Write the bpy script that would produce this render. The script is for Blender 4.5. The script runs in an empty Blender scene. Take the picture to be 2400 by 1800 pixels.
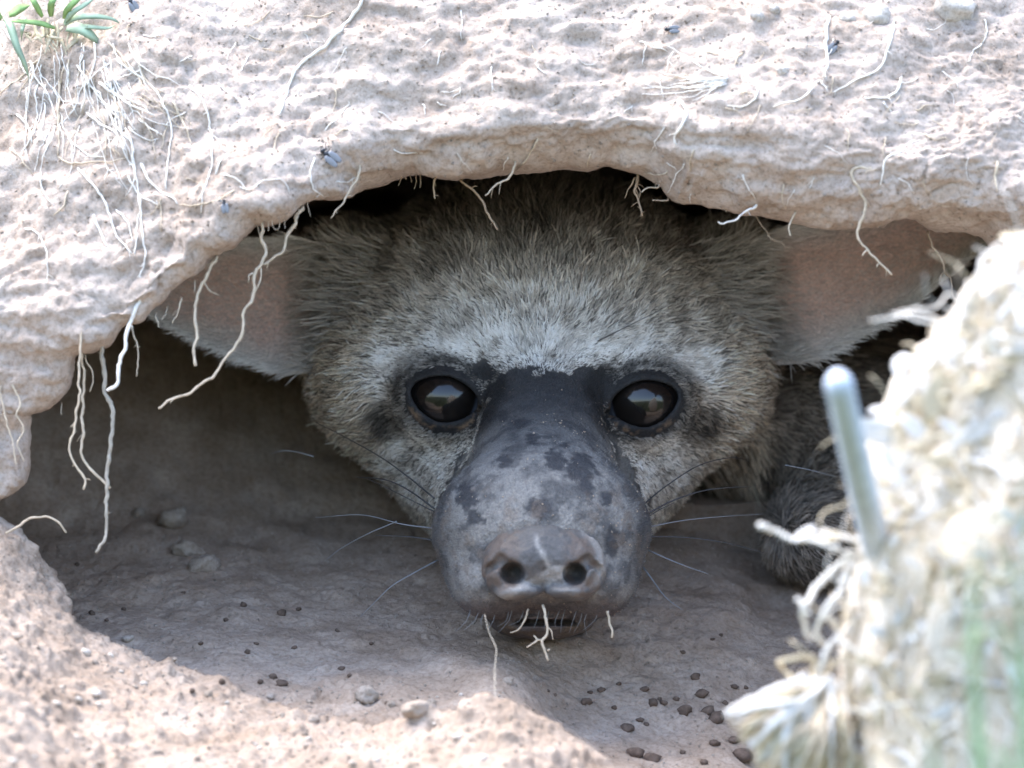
import bpy, math, random
import numpy as np
from mathutils import Vector
from mathutils.bvhtree import BVHTree

random.seed(7)
rng = np.random.default_rng(11)
scene = bpy.context.scene

# ---------------------------------------------------------------- camera, sky, sun, exposure
S = 1.1e-4            # metres for one modelling unit
D = 2.6               # distance of the camera from the mouth of the burrow
cam_d = bpy.data.cameras.new('camera')
cam = bpy.data.objects.new('camera', cam_d)
scene.collection.objects.link(cam)
cam.location = (0, -D, 0)
cam.rotation_euler = (math.radians(90), 0, 0)
cam_d.sensor_width = 36.0
cam_d.lens = 36.0 * D / (2400 * S)
cam_d.clip_start = 0.05
cam_d.clip_end = 500
cam_d.dof.use_dof = True
cam_d.dof.focus_distance = D - 10 * S
cam_d.dof.aperture_fstop = 14.5
scene.camera = cam

SUN_EL, SUN_AZ = math.radians(70), math.radians(72)    # azimuth measured from +Y (behind the bank) towards -X
world = bpy.data.worlds.new('World')
scene.world = world
world.use_nodes = True
wn = world.node_tree.nodes
wl = world.node_tree.links
sky = wn.new('ShaderNodeTexSky')
sky.sky_type = 'NISHITA'
sky.sun_disc = False
sky.sun_elevation = SUN_EL
sky.sun_rotation = -SUN_AZ
sky.air_density = 1.0
sky.dust_density = 2.0
sky.ozone_density = 1.0
wl.new(sky.outputs[0], wn['Background'].inputs[0])
wn['Background'].inputs[1].default_value = 0.15

sun_d = bpy.data.lights.new('sun', 'SUN')
sun_d.energy = 1.35
sun_d.angle = math.radians(48)
sun_d.color = (1.0, 0.95, 0.87)
sun = bpy.data.objects.new('sun', sun_d)
scene.collection.objects.link(sun)
sdir = Vector((-math.sin(SUN_AZ) * math.cos(SUN_EL), math.cos(SUN_AZ) * math.cos(SUN_EL), math.sin(SUN_EL)))
sun.rotation_euler = sdir.to_track_quat('Z', 'Y').to_euler()
sun.location = (0, 0, 3)

scene.view_settings.view_transform = 'Standard'
scene.view_settings.look = 'None'
scene.view_settings.exposure = 2.33
scene.view_settings.gamma = 1.0
scene.render.engine = 'CYCLES'
scene.cycles.use_denoising = True
scene.cycles.max_bounces = 8
scene.cycles.diffuse_bounces = 4
scene.cycles.caustics_reflective = False
scene.cycles.caustics_refractive = False

# ---------------------------------------------------------------- helpers
def O(px, py, Y):
    """modelling units (right, down, depth) to metres"""
    return np.stack([(np.asarray(px, float) - 1200) * S, np.asarray(Y, float) * S + 0 * np.asarray(px, float),
                     (900 - np.asarray(py, float)) * S], -1)

def at(px, py, Y):
    """point at depth Y seen at (px, py)"""
    k = 1 + Y * S / D
    return np.array([(px - 1200) * S * k, Y * S, (900 - py) * S * k])

def link(o, parent=None):
    scene.collection.objects.link(o)
    if parent is not None:
        o.parent = parent
    return o

def tag(o, label=None, cat=None, group=None, kind=None):
    if label: o['label'] = label
    if cat: o['category'] = cat
    if group: o['group'] = group
    if kind: o['kind'] = kind
    return o

def mesh_obj(name, verts, faces, mat, parent=None, smooth=True, cols=None):
    me = bpy.data.meshes.new(name)
    verts = np.asarray(verts, np.float32)
    if isinstance(faces, np.ndarray):
        n = len(faces); w = faces.shape[1]
        me.vertices.add(len(verts)); me.vertices.foreach_set('co', verts.ravel())
        me.loops.add(n * w); me.loops.foreach_set('vertex_index', faces.astype(np.int32).ravel())
        me.polygons.add(n)
        me.polygons.foreach_set('loop_start', np.arange(0, n * w, w, dtype=np.int32))
        me.polygons.foreach_set('loop_total', np.full(n, w, np.int32))
        me.update(calc_edges=True)
    else:
        me.from_pydata([tuple(map(float, v)) for v in verts], [], faces)
        me.update()
    if smooth:
        me.polygons.foreach_set('use_smooth', np.ones(len(me.polygons), bool))
    if cols is not None:
        a = me.attributes.new('col', 'FLOAT_COLOR', 'POINT')
        c = np.ones((len(verts), 4), np.float32); c[:, :3] = cols
        a.data.foreach_set('color', c.ravel())
    me.materials.append(mat)
    o = bpy.data.objects.new(name, me)
    return link(o, parent)

def empty(name, loc=(0, 0, 0)):
    o = bpy.data.objects.new(name, None)
    o.empty_display_size = 0.01
    o.location = loc
    return link(o)

# --- noise in numpy
def _h(ix, iy, iz, seed):
    h = (ix.astype(np.int64) * 374761393 + iy.astype(np.int64) * 668265263 + iz.astype(np.int64) * 2147483647 + seed * 974711) & 0xFFFFFFFF
    h = ((h ^ (h >> 13)) * 1274126177) & 0xFFFFFFFF
    h = ((h ^ (h >> 15)) * 2246822519) & 0xFFFFFFFF
    h ^= h >> 16
    return (h & 0xFFFFFF).astype(np.float64) / 0xFFFFFF

def vnoise(p, seed=0):
    i = np.floor(p); f = p - i
    f = f * f * f * (f * (f * 6 - 15) + 10)
    i = i.astype(np.int64)
    r = 0
    for dx in (0, 1):
        wx = f[:, 0] if dx else 1 - f[:, 0]
        for dy in (0, 1):
            wy = f[:, 1] if dy else 1 - f[:, 1]
            for dz in (0, 1):
                wz = f[:, 2] if dz else 1 - f[:, 2]
                r = r + wx * wy * wz * _h(i[:, 0] + dx, i[:, 1] + dy, i[:, 2] + dz, seed)
    return r * 2 - 1

def fbm(p, oct=4, seed=0, gain=0.5, lac=2.03):
    r = 0; a = 1.0; q = p.copy()
    for o in range(oct):
        r = r + a * vnoise(q, seed + o * 17); a *= gain; q = q * lac + 13.7
    return r

def worley(p, seed=0):
    i = np.floor(p).astype(np.int64); f = p - i
    d1 = np.full(len(p), 9.0); d2 = np.full(len(p), 9.0); idv = np.zeros(len(p))
    for dx in (-1, 0, 1):
        for dy in (-1, 0, 1):
            for dz in (-1, 0, 1):
                a, b, c = i[:, 0] + dx, i[:, 1] + dy, i[:, 2] + dz
                qx = dx + _h(a, b, c, seed + 1) - f[:, 0]
                qy = dy + _h(a, b, c, seed + 2) - f[:, 1]
                qz = dz + _h(a, b, c, seed + 3) - f[:, 2]
                d = qx * qx + qy * qy + qz * qz
                n = d < d1
                d2 = np.where(n, d1, np.minimum(d2, d))
                idv = np.where(n, _h(a, b, c, seed + 4), idv)
                d1 = np.where(n, d, d1)
    return np.sqrt(d1), np.sqrt(d2), idv

def sstep(a, b, x):
    t = np.clip((x - a) / (b - a), 0, 1)
    return t * t * (3 - 2 * t)

def vert_normals(v, f):
    n = np.zeros_like(v)
    a = v[f[:, 2]] - v[f[:, 0]]; b = v[f[:, 3 if f.shape[1] == 4 else 1]] - v[f[:, 1 if f.shape[1] == 4 else 0]]
    fn = np.cross(a, b) if f.shape[1] == 4 else np.cross(v[f[:, 1]] - v[f[:, 0]], v[f[:, 2]] - v[f[:, 0]])
    for k in range(f.shape[1]):
        np.add.at(n, f[:, k], fn)
    return n / np.maximum(np.linalg.norm(n, axis=1, keepdims=True), 1e-20)

def grid_faces(nu, nv, closed_u=False):
    i = np.arange(nu if closed_u else nu - 1)[:, None]; j = np.arange(nv - 1)[None, :]
    i2 = (i + 1) % nu
    a = i * nv + j; b = i2 * nv + j; c = i2 * nv + j + 1; d = i * nv + j + 1
    return np.stack([a + 0 * b, b + 0 * a, c + 0 * a, d + 0 * a], -1).reshape(-1, 4)

def smooth_line(pts, step=8.0):
    """Catmull-Rom resampling of a polyline"""
    p = np.asarray(pts, float)
    if len(p) < 3:
        n = max(2, int(np.linalg.norm(p[-1] - p[0]) / step))
        return p[0] + (p[-1] - p[0]) * np.linspace(0, 1, n + 1)[:, None]
    q = np.vstack([2 * p[0] - p[1], p, 2 * p[-1] - p[-2]])
    out = []
    for i in range(1, len(q) - 2):
        n = max(2, int(np.linalg.norm(q[i + 1] - q[i]) / step))
        t = np.linspace(0, 1, n, endpoint=False)[:, None]
        out.append(0.5 * ((2 * q[i]) + (-q[i - 1] + q[i + 1]) * t + (2 * q[i - 1] - 5 * q[i] + 4 * q[i + 1] - q[i + 2]) * t ** 2
                          + (-q[i - 1] + 3 * q[i] - 3 * q[i + 1] + q[i + 2]) * t ** 3))
    out.append(p[-1:])
    return np.vstack(out)

def tube_geo(pts, rad, sides=6):
    """pts in metres (n,3), rad (n,) -> verts, faces(list)"""
    p = np.asarray(pts, float); n = len(p)
    t = np.gradient(p, axis=0); t /= np.maximum(np.linalg.norm(t, axis=1, keepdims=True), 1e-12)
    up = np.array([0.31, -0.9, 0.3])
    a = np.cross(t, up); a /= np.maximum(np.linalg.norm(a, axis=1, keepdims=True), 1e-9)
    b = np.cross(t, a)
    ang = np.linspace(0, 2 * np.pi, sides, endpoint=False)
    v = p[:, None, :] + (np.cos(ang)[None, :, None] * a[:, None, :] + np.sin(ang)[None, :, None] * b[:, None, :]) * np.asarray(rad)[:, None, None]
    v = v.reshape(-1, 3)
    f = []
    for i in range(n - 1):
        for k in range(sides):
            k2 = (k + 1) % sides
            f.append((i * sides + k, i * sides + k2, (i + 1) * sides + k2, (i + 1) * sides + k))
    f.append(tuple(range(sides - 1, -1, -1)))
    f.append(tuple((n - 1) * sides + k for k in range(sides)))
    return v, f

def merge(parts):
    vs, fs, o = [], [], 0
    for v, f in parts:
        vs.append(np.asarray(v)); fs += [tuple(int(i) + o for i in q) for q in f]; o += len(v)
    return np.vstack(vs), fs

# --- materials
def new_mat(name):
    m = bpy.data.materials.new(name); m.use_nodes = True
    return m, m.node_tree.nodes, m.node_tree.links, m.node_tree.nodes['Principled BSDF']

def noise_node(n, l, scale, detail=4, rough=0.55, vec=None, dist=0.0):
    t = n.new('ShaderNodeTexNoise'); t.inputs['Scale'].default_value = scale
    t.inputs['Detail'].default_value = detail; t.inputs['Roughness'].default_value = rough
    t.inputs['Distortion'].default_value = dist
    if vec is not None: l.new(vec, t.inputs['Vector'])
    return t

def ramp(n, l, src, stops):
    r = n.new('ShaderNodeValToRGB')
    e = r.color_ramp.elements
    while len(e) < len(stops): e.new(0.5)
    for k, (p, c) in enumerate(stops):
        e[k].position = p; e[k].color = (*c, 1)
    l.new(src, r.inputs[0])
    return r

def mixc(n, l, fac, a, b, mode='MIX'):
    m = n.new('ShaderNodeMix'); m.data_type = 'RGBA'; m.blend_type = mode
    for s, v in ((m.inputs[0], fac), (m.inputs[6], a), (m.inputs[7], b)):
        if hasattr(v, 'is_linked') or hasattr(v, 'links'): l.new(v, s)
        elif isinstance(v, (int, float)): s.default_value = v
        else: s.default_value = (*v, 1)
    return m.outputs[2]

def bump(n, l, h, strength, dist, prev=None):
    b = n.new('ShaderNodeBump'); b.inputs['Strength'].default_value = strength; b.inputs['Distance'].default_value = dist
    l.new(h, b.inputs['Height'])
    if prev is not None: l.new(prev, b.inputs['Normal'])
    return b.outputs[0]

def soil_mat(name, c_lo, c_mid, c_hi, grain=1.0):
    m, n, l, p = new_mat(name)
    co = n.new('ShaderNodeNewGeometry').outputs['Position']
    big = noise_node(n, l, 70, 6, 0.6, co)
    c = ramp(n, l, big.outputs[0], [(0.3, c_lo), (0.5, c_mid), (0.68, c_hi)]).outputs[0]
    fine = noise_node(n, l, 900, 5, 0.7, co)
    sp = ramp(n, l, fine.outputs[0], [(0.34, (0.7, 0.66, 0.62)), (0.5, (1, 1, 1)), (0.66, (1.15, 1.15, 1.15))])
    c = mixc(n, l, 0.85, c, sp.outputs[0], 'MULTIPLY')
    pt = noise_node(n, l, 190, 5, 0.7, co, 0.6)
    c = mixc(n, l, 0.8, c, ramp(n, l, pt.outputs[0], [(0.28, (0.66, 0.60, 0.54)), (0.38, (1, 1, 1)), (0.62, (1, 1, 1)), (0.75, (1.12, 1.13, 1.14))]).outputs[0], 'MULTIPLY')
    l.new(c, p.inputs['Base Color'])
    p.inputs['Roughness'].default_value = 0.95
    p.inputs['Specular IOR Level'].default_value = 0.15
    mid = noise_node(n, l, 330, 6, 0.65, co)
    b1 = bump(n, l, mid.outputs[0], 0.45 * grain, 0.0018)
    b2 = bump(n, l, fine.outputs[0], 0.75 * grain, 0.0008, b1)
    v = n.new('ShaderNodeTexVoronoi'); v.inputs['Scale'].default_value = 520; l.new(co, v.inputs['Vector'])
    b3 = bump(n, l, v.outputs['Distance'], 0.25 * grain, 0.0008, b2)
    l.new(b3, p.inputs['Normal'])
    return m

def plain_mat(name, c, rough=0.8, spec=0.3, var=0.25, scale=400, bumpd=0.0):
    m, n, l, p = new_mat(name)
    co = n.new('ShaderNodeNewGeometry').outputs['Position']
    t = noise_node(n, l, scale, 4, 0.6, co)
    lo = tuple(x * (1 - var) for x in c); hi = tuple(min(1, x * (1 + var)) for x in c)
    l.new(ramp(n, l, t.outputs[0], [(0.3, lo), (0.7, hi)]).outputs[0], p.inputs['Base Color'])
    p.inputs['Roughness'].default_value = rough
    p.inputs['Specular IOR Level'].default_value = spec
    if bumpd: l.new(bump(n, l, t.outputs[0], 0.6, bumpd), p.inputs['Normal'])
    return m

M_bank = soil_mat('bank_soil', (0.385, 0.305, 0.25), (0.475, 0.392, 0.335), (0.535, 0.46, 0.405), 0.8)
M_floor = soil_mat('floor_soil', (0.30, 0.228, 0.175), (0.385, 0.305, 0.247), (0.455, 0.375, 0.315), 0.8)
def ground_mat(base):
    m = base.copy(); m.name = 'ground'; n = m.node_tree.nodes; l = m.node_tree.links
    p = n['Principled BSDF']; src = p.inputs['Base Color'].links[0].from_socket
    co = n.new('ShaderNodeTexCoord').outputs['Object']
    sx = n.new('ShaderNodeSeparateXYZ'); l.new(co, sx.inputs[0])
    t = noise_node(n, l, 6, 5, 0.6, co)
    a = n.new('ShaderNodeMath'); a.operation = 'MULTIPLY_ADD'; l.new(t.outputs[0], a.inputs[0]); a.inputs[1].default_value = 0.5; l.new(sx.outputs[1], a.inputs[2])
    r = n.new('ShaderNodeMapRange'); l.new(a.outputs[0], r.inputs[0])
    r.inputs[1].default_value = 0.05; r.inputs[2].default_value = 0.01; r.inputs[3].default_value = 0; r.inputs[4].default_value = 1
    g = noise_node(n, l, 40, 6, 0.7, co)
    gc = ramp(n, l, g.outputs[0], [(0.35, (0.035, 0.045, 0.018)), (0.6, (0.075, 0.085, 0.035)), (0.8, (0.16, 0.14, 0.08))])
    l.new(mixc(n, l, r.outputs[0], src, gc.outputs[0]), p.inputs['Base Color'])
    return m
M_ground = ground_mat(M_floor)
M_clod = soil_mat('clod_soil', (0.32, 0.26, 0.21), (0.40, 0.34, 0.29), (0.47, 0.41, 0.36), 1.0)
M_crumb = plain_mat('dark_crumb', (0.13, 0.095, 0.076), 0.95, 0.1, 0.35, 600, 0.0006)
M_root = plain_mat('pale_root', (0.56, 0.47, 0.36), 0.8, 0.2, 0.18, 700, 0.0002)
M_rootw = plain_mat('white_root', (0.78, 0.75, 0.70), 0.7, 0.25, 0.1, 700, 0.0002)
M_rootg = plain_mat('grey_root', (0.40, 0.36, 0.30), 0.85, 0.2, 0.2, 500, 0.0003)
M_rootb = plain_mat('brown_root', (0.36, 0.27, 0.19), 0.85, 0.2, 0.2, 500, 0.0003)
M_husk = plain_mat('husk', (0.72, 0.70, 0.68), 0.6, 0.3, 0.12, 300, 0.0002)
M_straw = plain_mat('straw', (0.60, 0.52, 0.38), 0.75, 0.25, 0.25, 500, 0.0004)
M_grass = plain_mat('grass_leaf', (0.27, 0.43, 0.16), 0.55, 0.4, 0.2, 250)
M_grassp = plain_mat('grass_leaf_pale', (0.36, 0.47, 0.33), 0.6, 0.4, 0.2, 250)
M_stick = plain_mat('stick', (0.64, 0.69, 0.78), 1.0, 0.0, 0.15, 200, 0.0004)

# ================================================================ SETTING: the earth bank with the burrow mouth
C0 = np.array([1250.0, 1150.0])
edge = [(-420, 2300), (-330, 1900), (-200, 1560), (-90, 1330), (-20, 1215), (17, 1168), (46, 1157), (74, 1136), (88, 1094), (86, 1056), (91, 980), (97, 971),
        (139, 954), (181, 904), (194, 836), (228, 824), (270, 807), (295, 781), (312, 765), (350, 762), (371, 739), (405, 714),
        (443, 672), (485, 642), (506, 604), (561, 574), (599, 540), (610, 527), (650, 525), (692, 510), (709, 494), (734, 479), (785, 472),
        (819, 466), (855, 441), (902, 430), (931, 418), (982, 414), (1062, 428), (1090, 423), (1134, 421), (1181, 412), (1264, 412),
        (1329, 401), (1380, 403), (1416, 394), (1445, 401), (1496, 416), (1541, 439), (1567, 468), (1594, 484), (1663, 494),
        (1744, 506), (1846, 525), (1907, 539), (1968, 539), (2029, 525), (2082, 513), (2130, 521), (2171, 541), (2273, 557),
        (2305, 582), (2345, 640), (2400, 720), (2450, 860), (2480, 1050), (2490, 1300), (2500, 1600), (2560, 2000), (2650, 2400)]
E = smooth_line(edge, 5.5)
u = E - C0; rE = np.linalg.norm(u, axis=1); u = u / rE[:, None]
ex, ey = E[:, 0], E[:, 1]
def interp_x(xs, vs): return lambda x: np.interp(x, xs, vs)
Ye = interp_x([-100, 90, 300, 500, 700, 780, 830, 1000, 1400, 1500, 1560, 1700, 2000, 2300, 2500],
              [-330, -330, -430, -430, -400, -350, -190, -170, -170, -190, -270, -300, -310, -300, -300])(ex)
Bf = interp_x([-100, 90, 300, 600, 790, 830, 1000, 1450, 1600, 2000, 2300, 2500], [70, 70, 70, 90, 110, 200, 230, 230, 190, 210, 180, 120])(ex)
dc = interp_x([-100, 90, 300, 600, 790, 830, 1000, 1450, 1600, 1800, 2000, 2300, 2500], [45, 45, 55, 60, 60, 105, 110, 115, 200, 240, 240, 160, 80])(ex)
ke = np.ones(21) / 21
def sm1(a):
    return np.convolve(np.pad(a, 10, mode='edge'), ke, mode='valid')
Ye, Bf, dc = sm1(Ye), sm1(Bf), sm1(dc)
# outward distances
dout = np.concatenate([np.array([0, 1.5, 3, 5, 8, 11.5]), np.arange(15, 720, 5.5), 720 * 1.09 ** np.arange(1, 45)])
win = np.concatenate([np.linspace(0.004, 0.10, 22), np.linspace(0.115, 1, 40)])
nE = len(E); cols_pts = []
upw = sstep(-0.15, 0.55, -u[:, 1])            # 1 where outward is up
for d in dout:
    q = np.clip(d / dc, 0, 1)
    under = np.sqrt(np.maximum(0, 1 - (1 - q) ** 2))
    e = np.maximum(0, d - dc)
    slope = np.where(e > 0, e * 0.42 + 0.00022 * e ** 2, 0) * upw + (-0.28 * np.minimum(e, 900)) * (1 - upw) * 0.8
    Y = Ye - Bf * under + np.minimum(slope, e * 3 + 0)
    P = E + u * d
    cols_pts.append(np.stack([P[:, 0], Y, P[:, 1]], -1))
inner = []
for w in win:
    b = np.sin(np.pi * np.minimum(1, w * 1.15)) * (0.22 + 0.10 * np.abs(u[:, 0]))
    sc = (1 + b) * (1 - 0.97 * sstep(0.45, 1.0, w) ** 1.3)
    cw_ = C0 + np.array([150.0, 420.0]) * sstep(0.1, 0.9, w)
    P = cw_ + (E - C0) * sc[:, None]
    inner.append(np.stack([P[:, 0], Ye + 30 * np.sqrt(w / 0.1).clip(0, 1) + 4600 * w, P[:, 1]], -1))
rows = inner[::-1] + cols_pts
G = np.stack(rows, 1)                       # (nE, rows, 3) in (px, Y, py)
nI = len(inner)
pos = O(G[..., 0], G[..., 2], G[..., 1]).reshape(-1, 3)
bf = grid_faces(nE, len(rows))
nrm = vert_normals(pos, bf)
flip = nrm[(nE // 2) * len(rows) + nI + 60]
if flip[1] > 0:
    bf = bf[:, ::-1]; nrm = -nrm
q = pos / S                                   # units
dist_out = np.tile(np.concatenate([-np.ones(nI) * 50, dout]), nE)
infade = np.where(dist_out < 0, 0.55, sstep(0, 30, dist_out) * 0.65 + 0.35)
# erosion relief: big lumps, horizontal strata, crumbs, pits
warp = np.stack([fbm(q / 160, 2, 5), fbm(q / 160, 2, 6), fbm(q / 160, 2, 7)], -1)
qa = q.copy(); qa[:, 2] *= 2.1; qa[:, 0] *= 0.75
h = 24 * fbm(q / 210, 3, 1) + 8 * fbm(qa / 85 + warp, 3, 2, 0.5)
f1, f2, idv = worley(qa / 58 + 0.6 * warp, 9)
h += (idv - 0.5) * 7 * sstep(0.0, 0.22, f2 - f1)
f1, f2, idb = worley(q / 26 + 0.8 * warp, 19)
crumbly = sstep(-0.1, 0.45, fbm(q / 240 + 9, 2, 33))
h += crumbly * 10 * np.clip(0.55 - f1, 0, 1) * (idb > 0.35)
pit = sstep(0.42, 0.75, fbm(q / 60 + 4, 2, 41)) * (fbm(q / 300, 2, 51) > 0.0)
h -= pit * 8
f1, f2, idc = worley(q / 150 + 0.9 * warp, 29)
h -= 9 * (1 - sstep(0.0, 0.045, f2 - f1)) * sstep(0.0, 0.35, fbm(q / 260 + 3, 2, 37))
h += 4.2 * fbm(q / 17, 3, 61, 0.6) + 3.5 * np.abs(fbm(qa / 38 + 2 * warp, 3, 63, 0.55))
# layered strata on the underside of the lip
st = np.sin((q[:, 2] + 22 * warp[:, 0] + 30 * fbm(q / 300, 2, 71)) / 13.0)
lipm = sstep(0, 30, dist_out) * (1 - sstep(150, 330, dist_out))
h += lipm * 5.0 * np.sign(st) * np.abs(st) ** 0.6
far = sstep(900, 2500, dist_out)
h = h * (1 - 0.3 * far) + far * 120 * fbm(q / 1500, 3, 81)
pos = pos + nrm * (h * infade * S)[:, None]
bank = mesh_obj('earth_bank', pos, bf, M_bank)
tag(bank, kind='structure')
bank_bvh = BVHTree.FromPolygons([tuple(v) for v in pos.tolist()], [tuple(x) for x in bf.tolist()])

# ================================================================ SETTING: ground, from the den floor out to the horizon
crx = [-1500, -300, -100, 0, 60, 100, 130, 165, 185, 240, 300, 450, 600, 750, 815, 879, 1015, 1063, 1096, 1139, 1203, 1225, 1253, 1312, 1330, 1359, 1397, 1420, 1464, 1700, 2000, 2400, 4000]
cry = [1050, 1085, 1150, 1205, 1255, 1300, 1345, 1400, 1450, 1490, 1515, 1575, 1632, 1680, 1690, 1690, 1680, 1670, 1646, 1637, 1637, 1655, 1670, 1695, 1715, 1733, 1758, 1785, 1805, 1900, 1950, 1960, 1960]
Ycx = [-1500, 0, 185, 400, 600, 800, 1000, 1150, 1400, 1700, 2400, 4000]
Ycv = [-380, -360, -330, -470, -600, -740, -850, -900, -900, -900, -900, -900]
gx = np.concatenate([-1200 - 60 * 1.13 ** np.arange(70, 0, -1), np.arange(-1200, -100, 20), np.arange(-100, 2000, 5.5), np.arange(2000, 3400, 20), 3400 + 60 * 1.13 ** np.arange(0, 70)])
gy = np.concatenate([-3000 - 60 * 1.105 ** np.arange(90, 0, -1), np.arange(-3000, -1750, 25), np.arange(-1750, 500, 6.5), np.arange(500, 3600, 25), 3600 + 60 * 1.12 ** np.arange(0, 62)])
GX, GY = np.meshgrid(gx, gy, indexing='ij')
kY = 1 + np.clip(GY, -1700, 600) * S / D
ax = 1200 + (GX - 1200) / kY                 # where the point appears sideways
yc = np.interp(ax, Ycx, Ycv)
pc = np.interp(ax, crx, cry)
kc = 1 + yc * S / D
zc = 900 + (pc - 900) * kc                    # downwards units
dY = yc - GY                                  # >0 in front of the crest
fl = 1195 + (900 - GY) * 0.31 + 60 * sstep(1150, 1700, GX) + 60 * sstep(1650, 1850, GX) + 25 * sstep(1500, 900, GX) * sstep(300, 900, GX)
fl = np.where(GY > 900, 1195 - np.minimum(GY - 900, 1700) * 0.19, fl)
front = np.maximum(dY, 0)
fl = fl + 150 * sstep(1130, 1420, GX) * sstep(350, -350, GY)
fl = fl - 560 * sstep(1250, 700, GX) * sstep(650, 1500, GY - 0.25 * GX)
zs_ = 900 + (np.interp(ax, [-1500, -300, 0, 300, 600, 900, 1200, 1450, 2400, 4000], [1080, 1150, 1275, 1480, 1620, 1695, 1700, 1800, 1950, 1960]) - 900) * kc
zm = zc + (zs_ - zc) * sstep(0, 170, front)
mound = zm + 0.40 * np.minimum(front, 1400) + 0.06 * np.clip(front - 1400, 0, 30000) + 6 * (1 - np.exp(-front / 40))
back = zc + 22 * (1 - np.exp(-np.maximum(-dY, 0) / 18)) + 0.75 * np.maximum(-dY, 0)
fle = np.where(fl < zc, zc + (fl - zc) * sstep(0, 260, -dY), fl)
hgt = np.where(dY > 0, mound, np.minimum(back, fle))
# low scrubby rise far behind the photographer
far = np.clip((-GY * S - 9) / 25, 0, 1)
hgt = hgt - far * far * (3 - 2 * far) * (1.8 / S)
gp = O(GX, hgt, GY).reshape(-1, 3)
gf = grid_faces(len(gx), len(gy))
gn = vert_normals(gp, gf)
if gn[len(gn) // 2][2] < 0: gf = gf[:, ::-1]; gn = -gn
q = gp / S
near = (np.abs(q[:, 0]) < 2600) & (q[:, 1] > -2600) & (q[:, 1] < 2400)
qn = q[near]
hh = np.zeros(len(q))
w3 = np.stack([fbm(qn / 120, 2, 105), fbm(qn / 120, 2, 106), fbm(qn / 120, 2, 107)], -1)
g1 = 11 * fbm(qn / 170, 3, 101) + 6 * fbm(qn / 60, 3, 102)
f1, f2, idv = worley(qn / 42 + 0.5 * w3, 109)
outw = sstep(-250, -900, qn[:, 1] + 0.35 * (qn[:, 0] + 1200) - 500)
outw = sstep(0.2, 0.8, outw + 0.25 * fbm(qn / 200, 2, 115))
g1 += (6 + 22 * outw) * np.clip(0.55 - f1, 0, 1) * (idv > 0.45) + 5 * outw * (idv - 0.5) * sstep(0, .2, f2 - f1)
f1, f2, idv = worley(qn / 19 + 0.5 * w3, 119)
g1 += (3.5 + 9 * outw) * np.clip(0.55 - f1, 0, 1) * (idv > 0.5)
g1 += 2.6 * fbm(qn / 12, 3, 121, 0.6) * (0.7 + 0.6 * outw)
pit = sstep(0.45, 0.8, fbm(qn / 26 + 4, 2, 131)) * sstep(-0.2, 0.5, fbm(qn / 150, 2, 135))
g1 -= pit * (9 + 8 * outw)
hh[near] = g1
fz = ~near
hh[fz] = 30 * fbm(q[fz] / 900, 3, 141) + 900 * fbm(q[fz] / 40000, 3, 142) * sstep(20000, 90000, np.abs(q[fz, 1]) + np.abs(q[fz, 0]))
gp = gp + gn * (hh * S)[:, None]
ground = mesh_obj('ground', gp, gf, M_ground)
tag(ground, kind='structure')
nsel = (gf.max(axis=1) >= 0)
fc = gp[gf[:, 0]] / S
keep = (np.abs(fc[:, 0]) < 2600) & (fc[:, 1] > -3500) & (fc[:, 1] < 2400)
ground_bvh = BVHTree.FromPolygons([tuple(v) for v in gp.tolist()], [tuple(x) for x in gf[keep].tolist()])

CAM = Vector((0, -D, 0))
def ray(px, py):
    return Vector(((px - 1200) * S, D, (900 - py) * S)).normalized()
def on_bank(px, py, lift=0.0):
    h_ = bank_bvh.ray_cast(CAM, ray(px, py))
    if h_[0] is None: return None
    return np.array(h_[0]) + np.array(h_[1]) * lift * S - np.array(ray(px, py)) * lift * 0.5 * S
def on_ground(px, py, lift=0.0):
    h_ = ground_bvh.ray_cast(CAM, ray(px, py))
    if h_[0] is None: return None
    return np.array(h_[0]) + np.array((0, 0, 1)) * lift * S

# ================================================================ THE AARDWOLF
AY = 200.0                                        # how far it lies back in the den
AK = 1 + AY * S / D
def OA(px, py, Y):
    return O(1200 + (np.asarray(px, float) - 1200) * AK, 900 + (np.asarray(py, float) - 900) * AK, np.asarray(Y, float) + AY)
def el(x, y, z, c, r):
    dx, dy, dz = (x - c[0]) / r[0], (y - c[1]) / r[1], (z - c[2]) / r[2]
    k0 = np.sqrt(dx * dx + dy * dy + dz * dz)
    k1 = np.sqrt((dx / r[0]) ** 2 + (dy / r[1]) ** 2 + (dz / r[2]) ** 2)
    return k0 * (k0 - 1) / np.maximum(k1, 1e-9)

def cone(x, y, z, a, b, ra, rb):
    a = np.array(a, np.float32); b = np.array(b, np.float32); d = b - a
    t = ((x - a[0]) * d[0] + (y - a[1]) * d[1] + (z - a[2]) * d[2]) / float(d @ d)
    t = np.clip(t, 0, 1)
    return np.sqrt((x - a[0] - t * d[0]) ** 2 + (y - a[1] - t * d[1]) ** 2 + (z - a[2] - t * d[2]) ** 2) - (ra + (rb - ra) * t)

def su(a, b, k):
    h = np.clip(0.5 + 0.5 * (b - a) / k, 0, 1)
    return b + (a - b) * h - k * h * (1 - h)

def ss(a, b, k):                                  # a minus b, smoothed
    return -su(-a, b, k)

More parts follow.
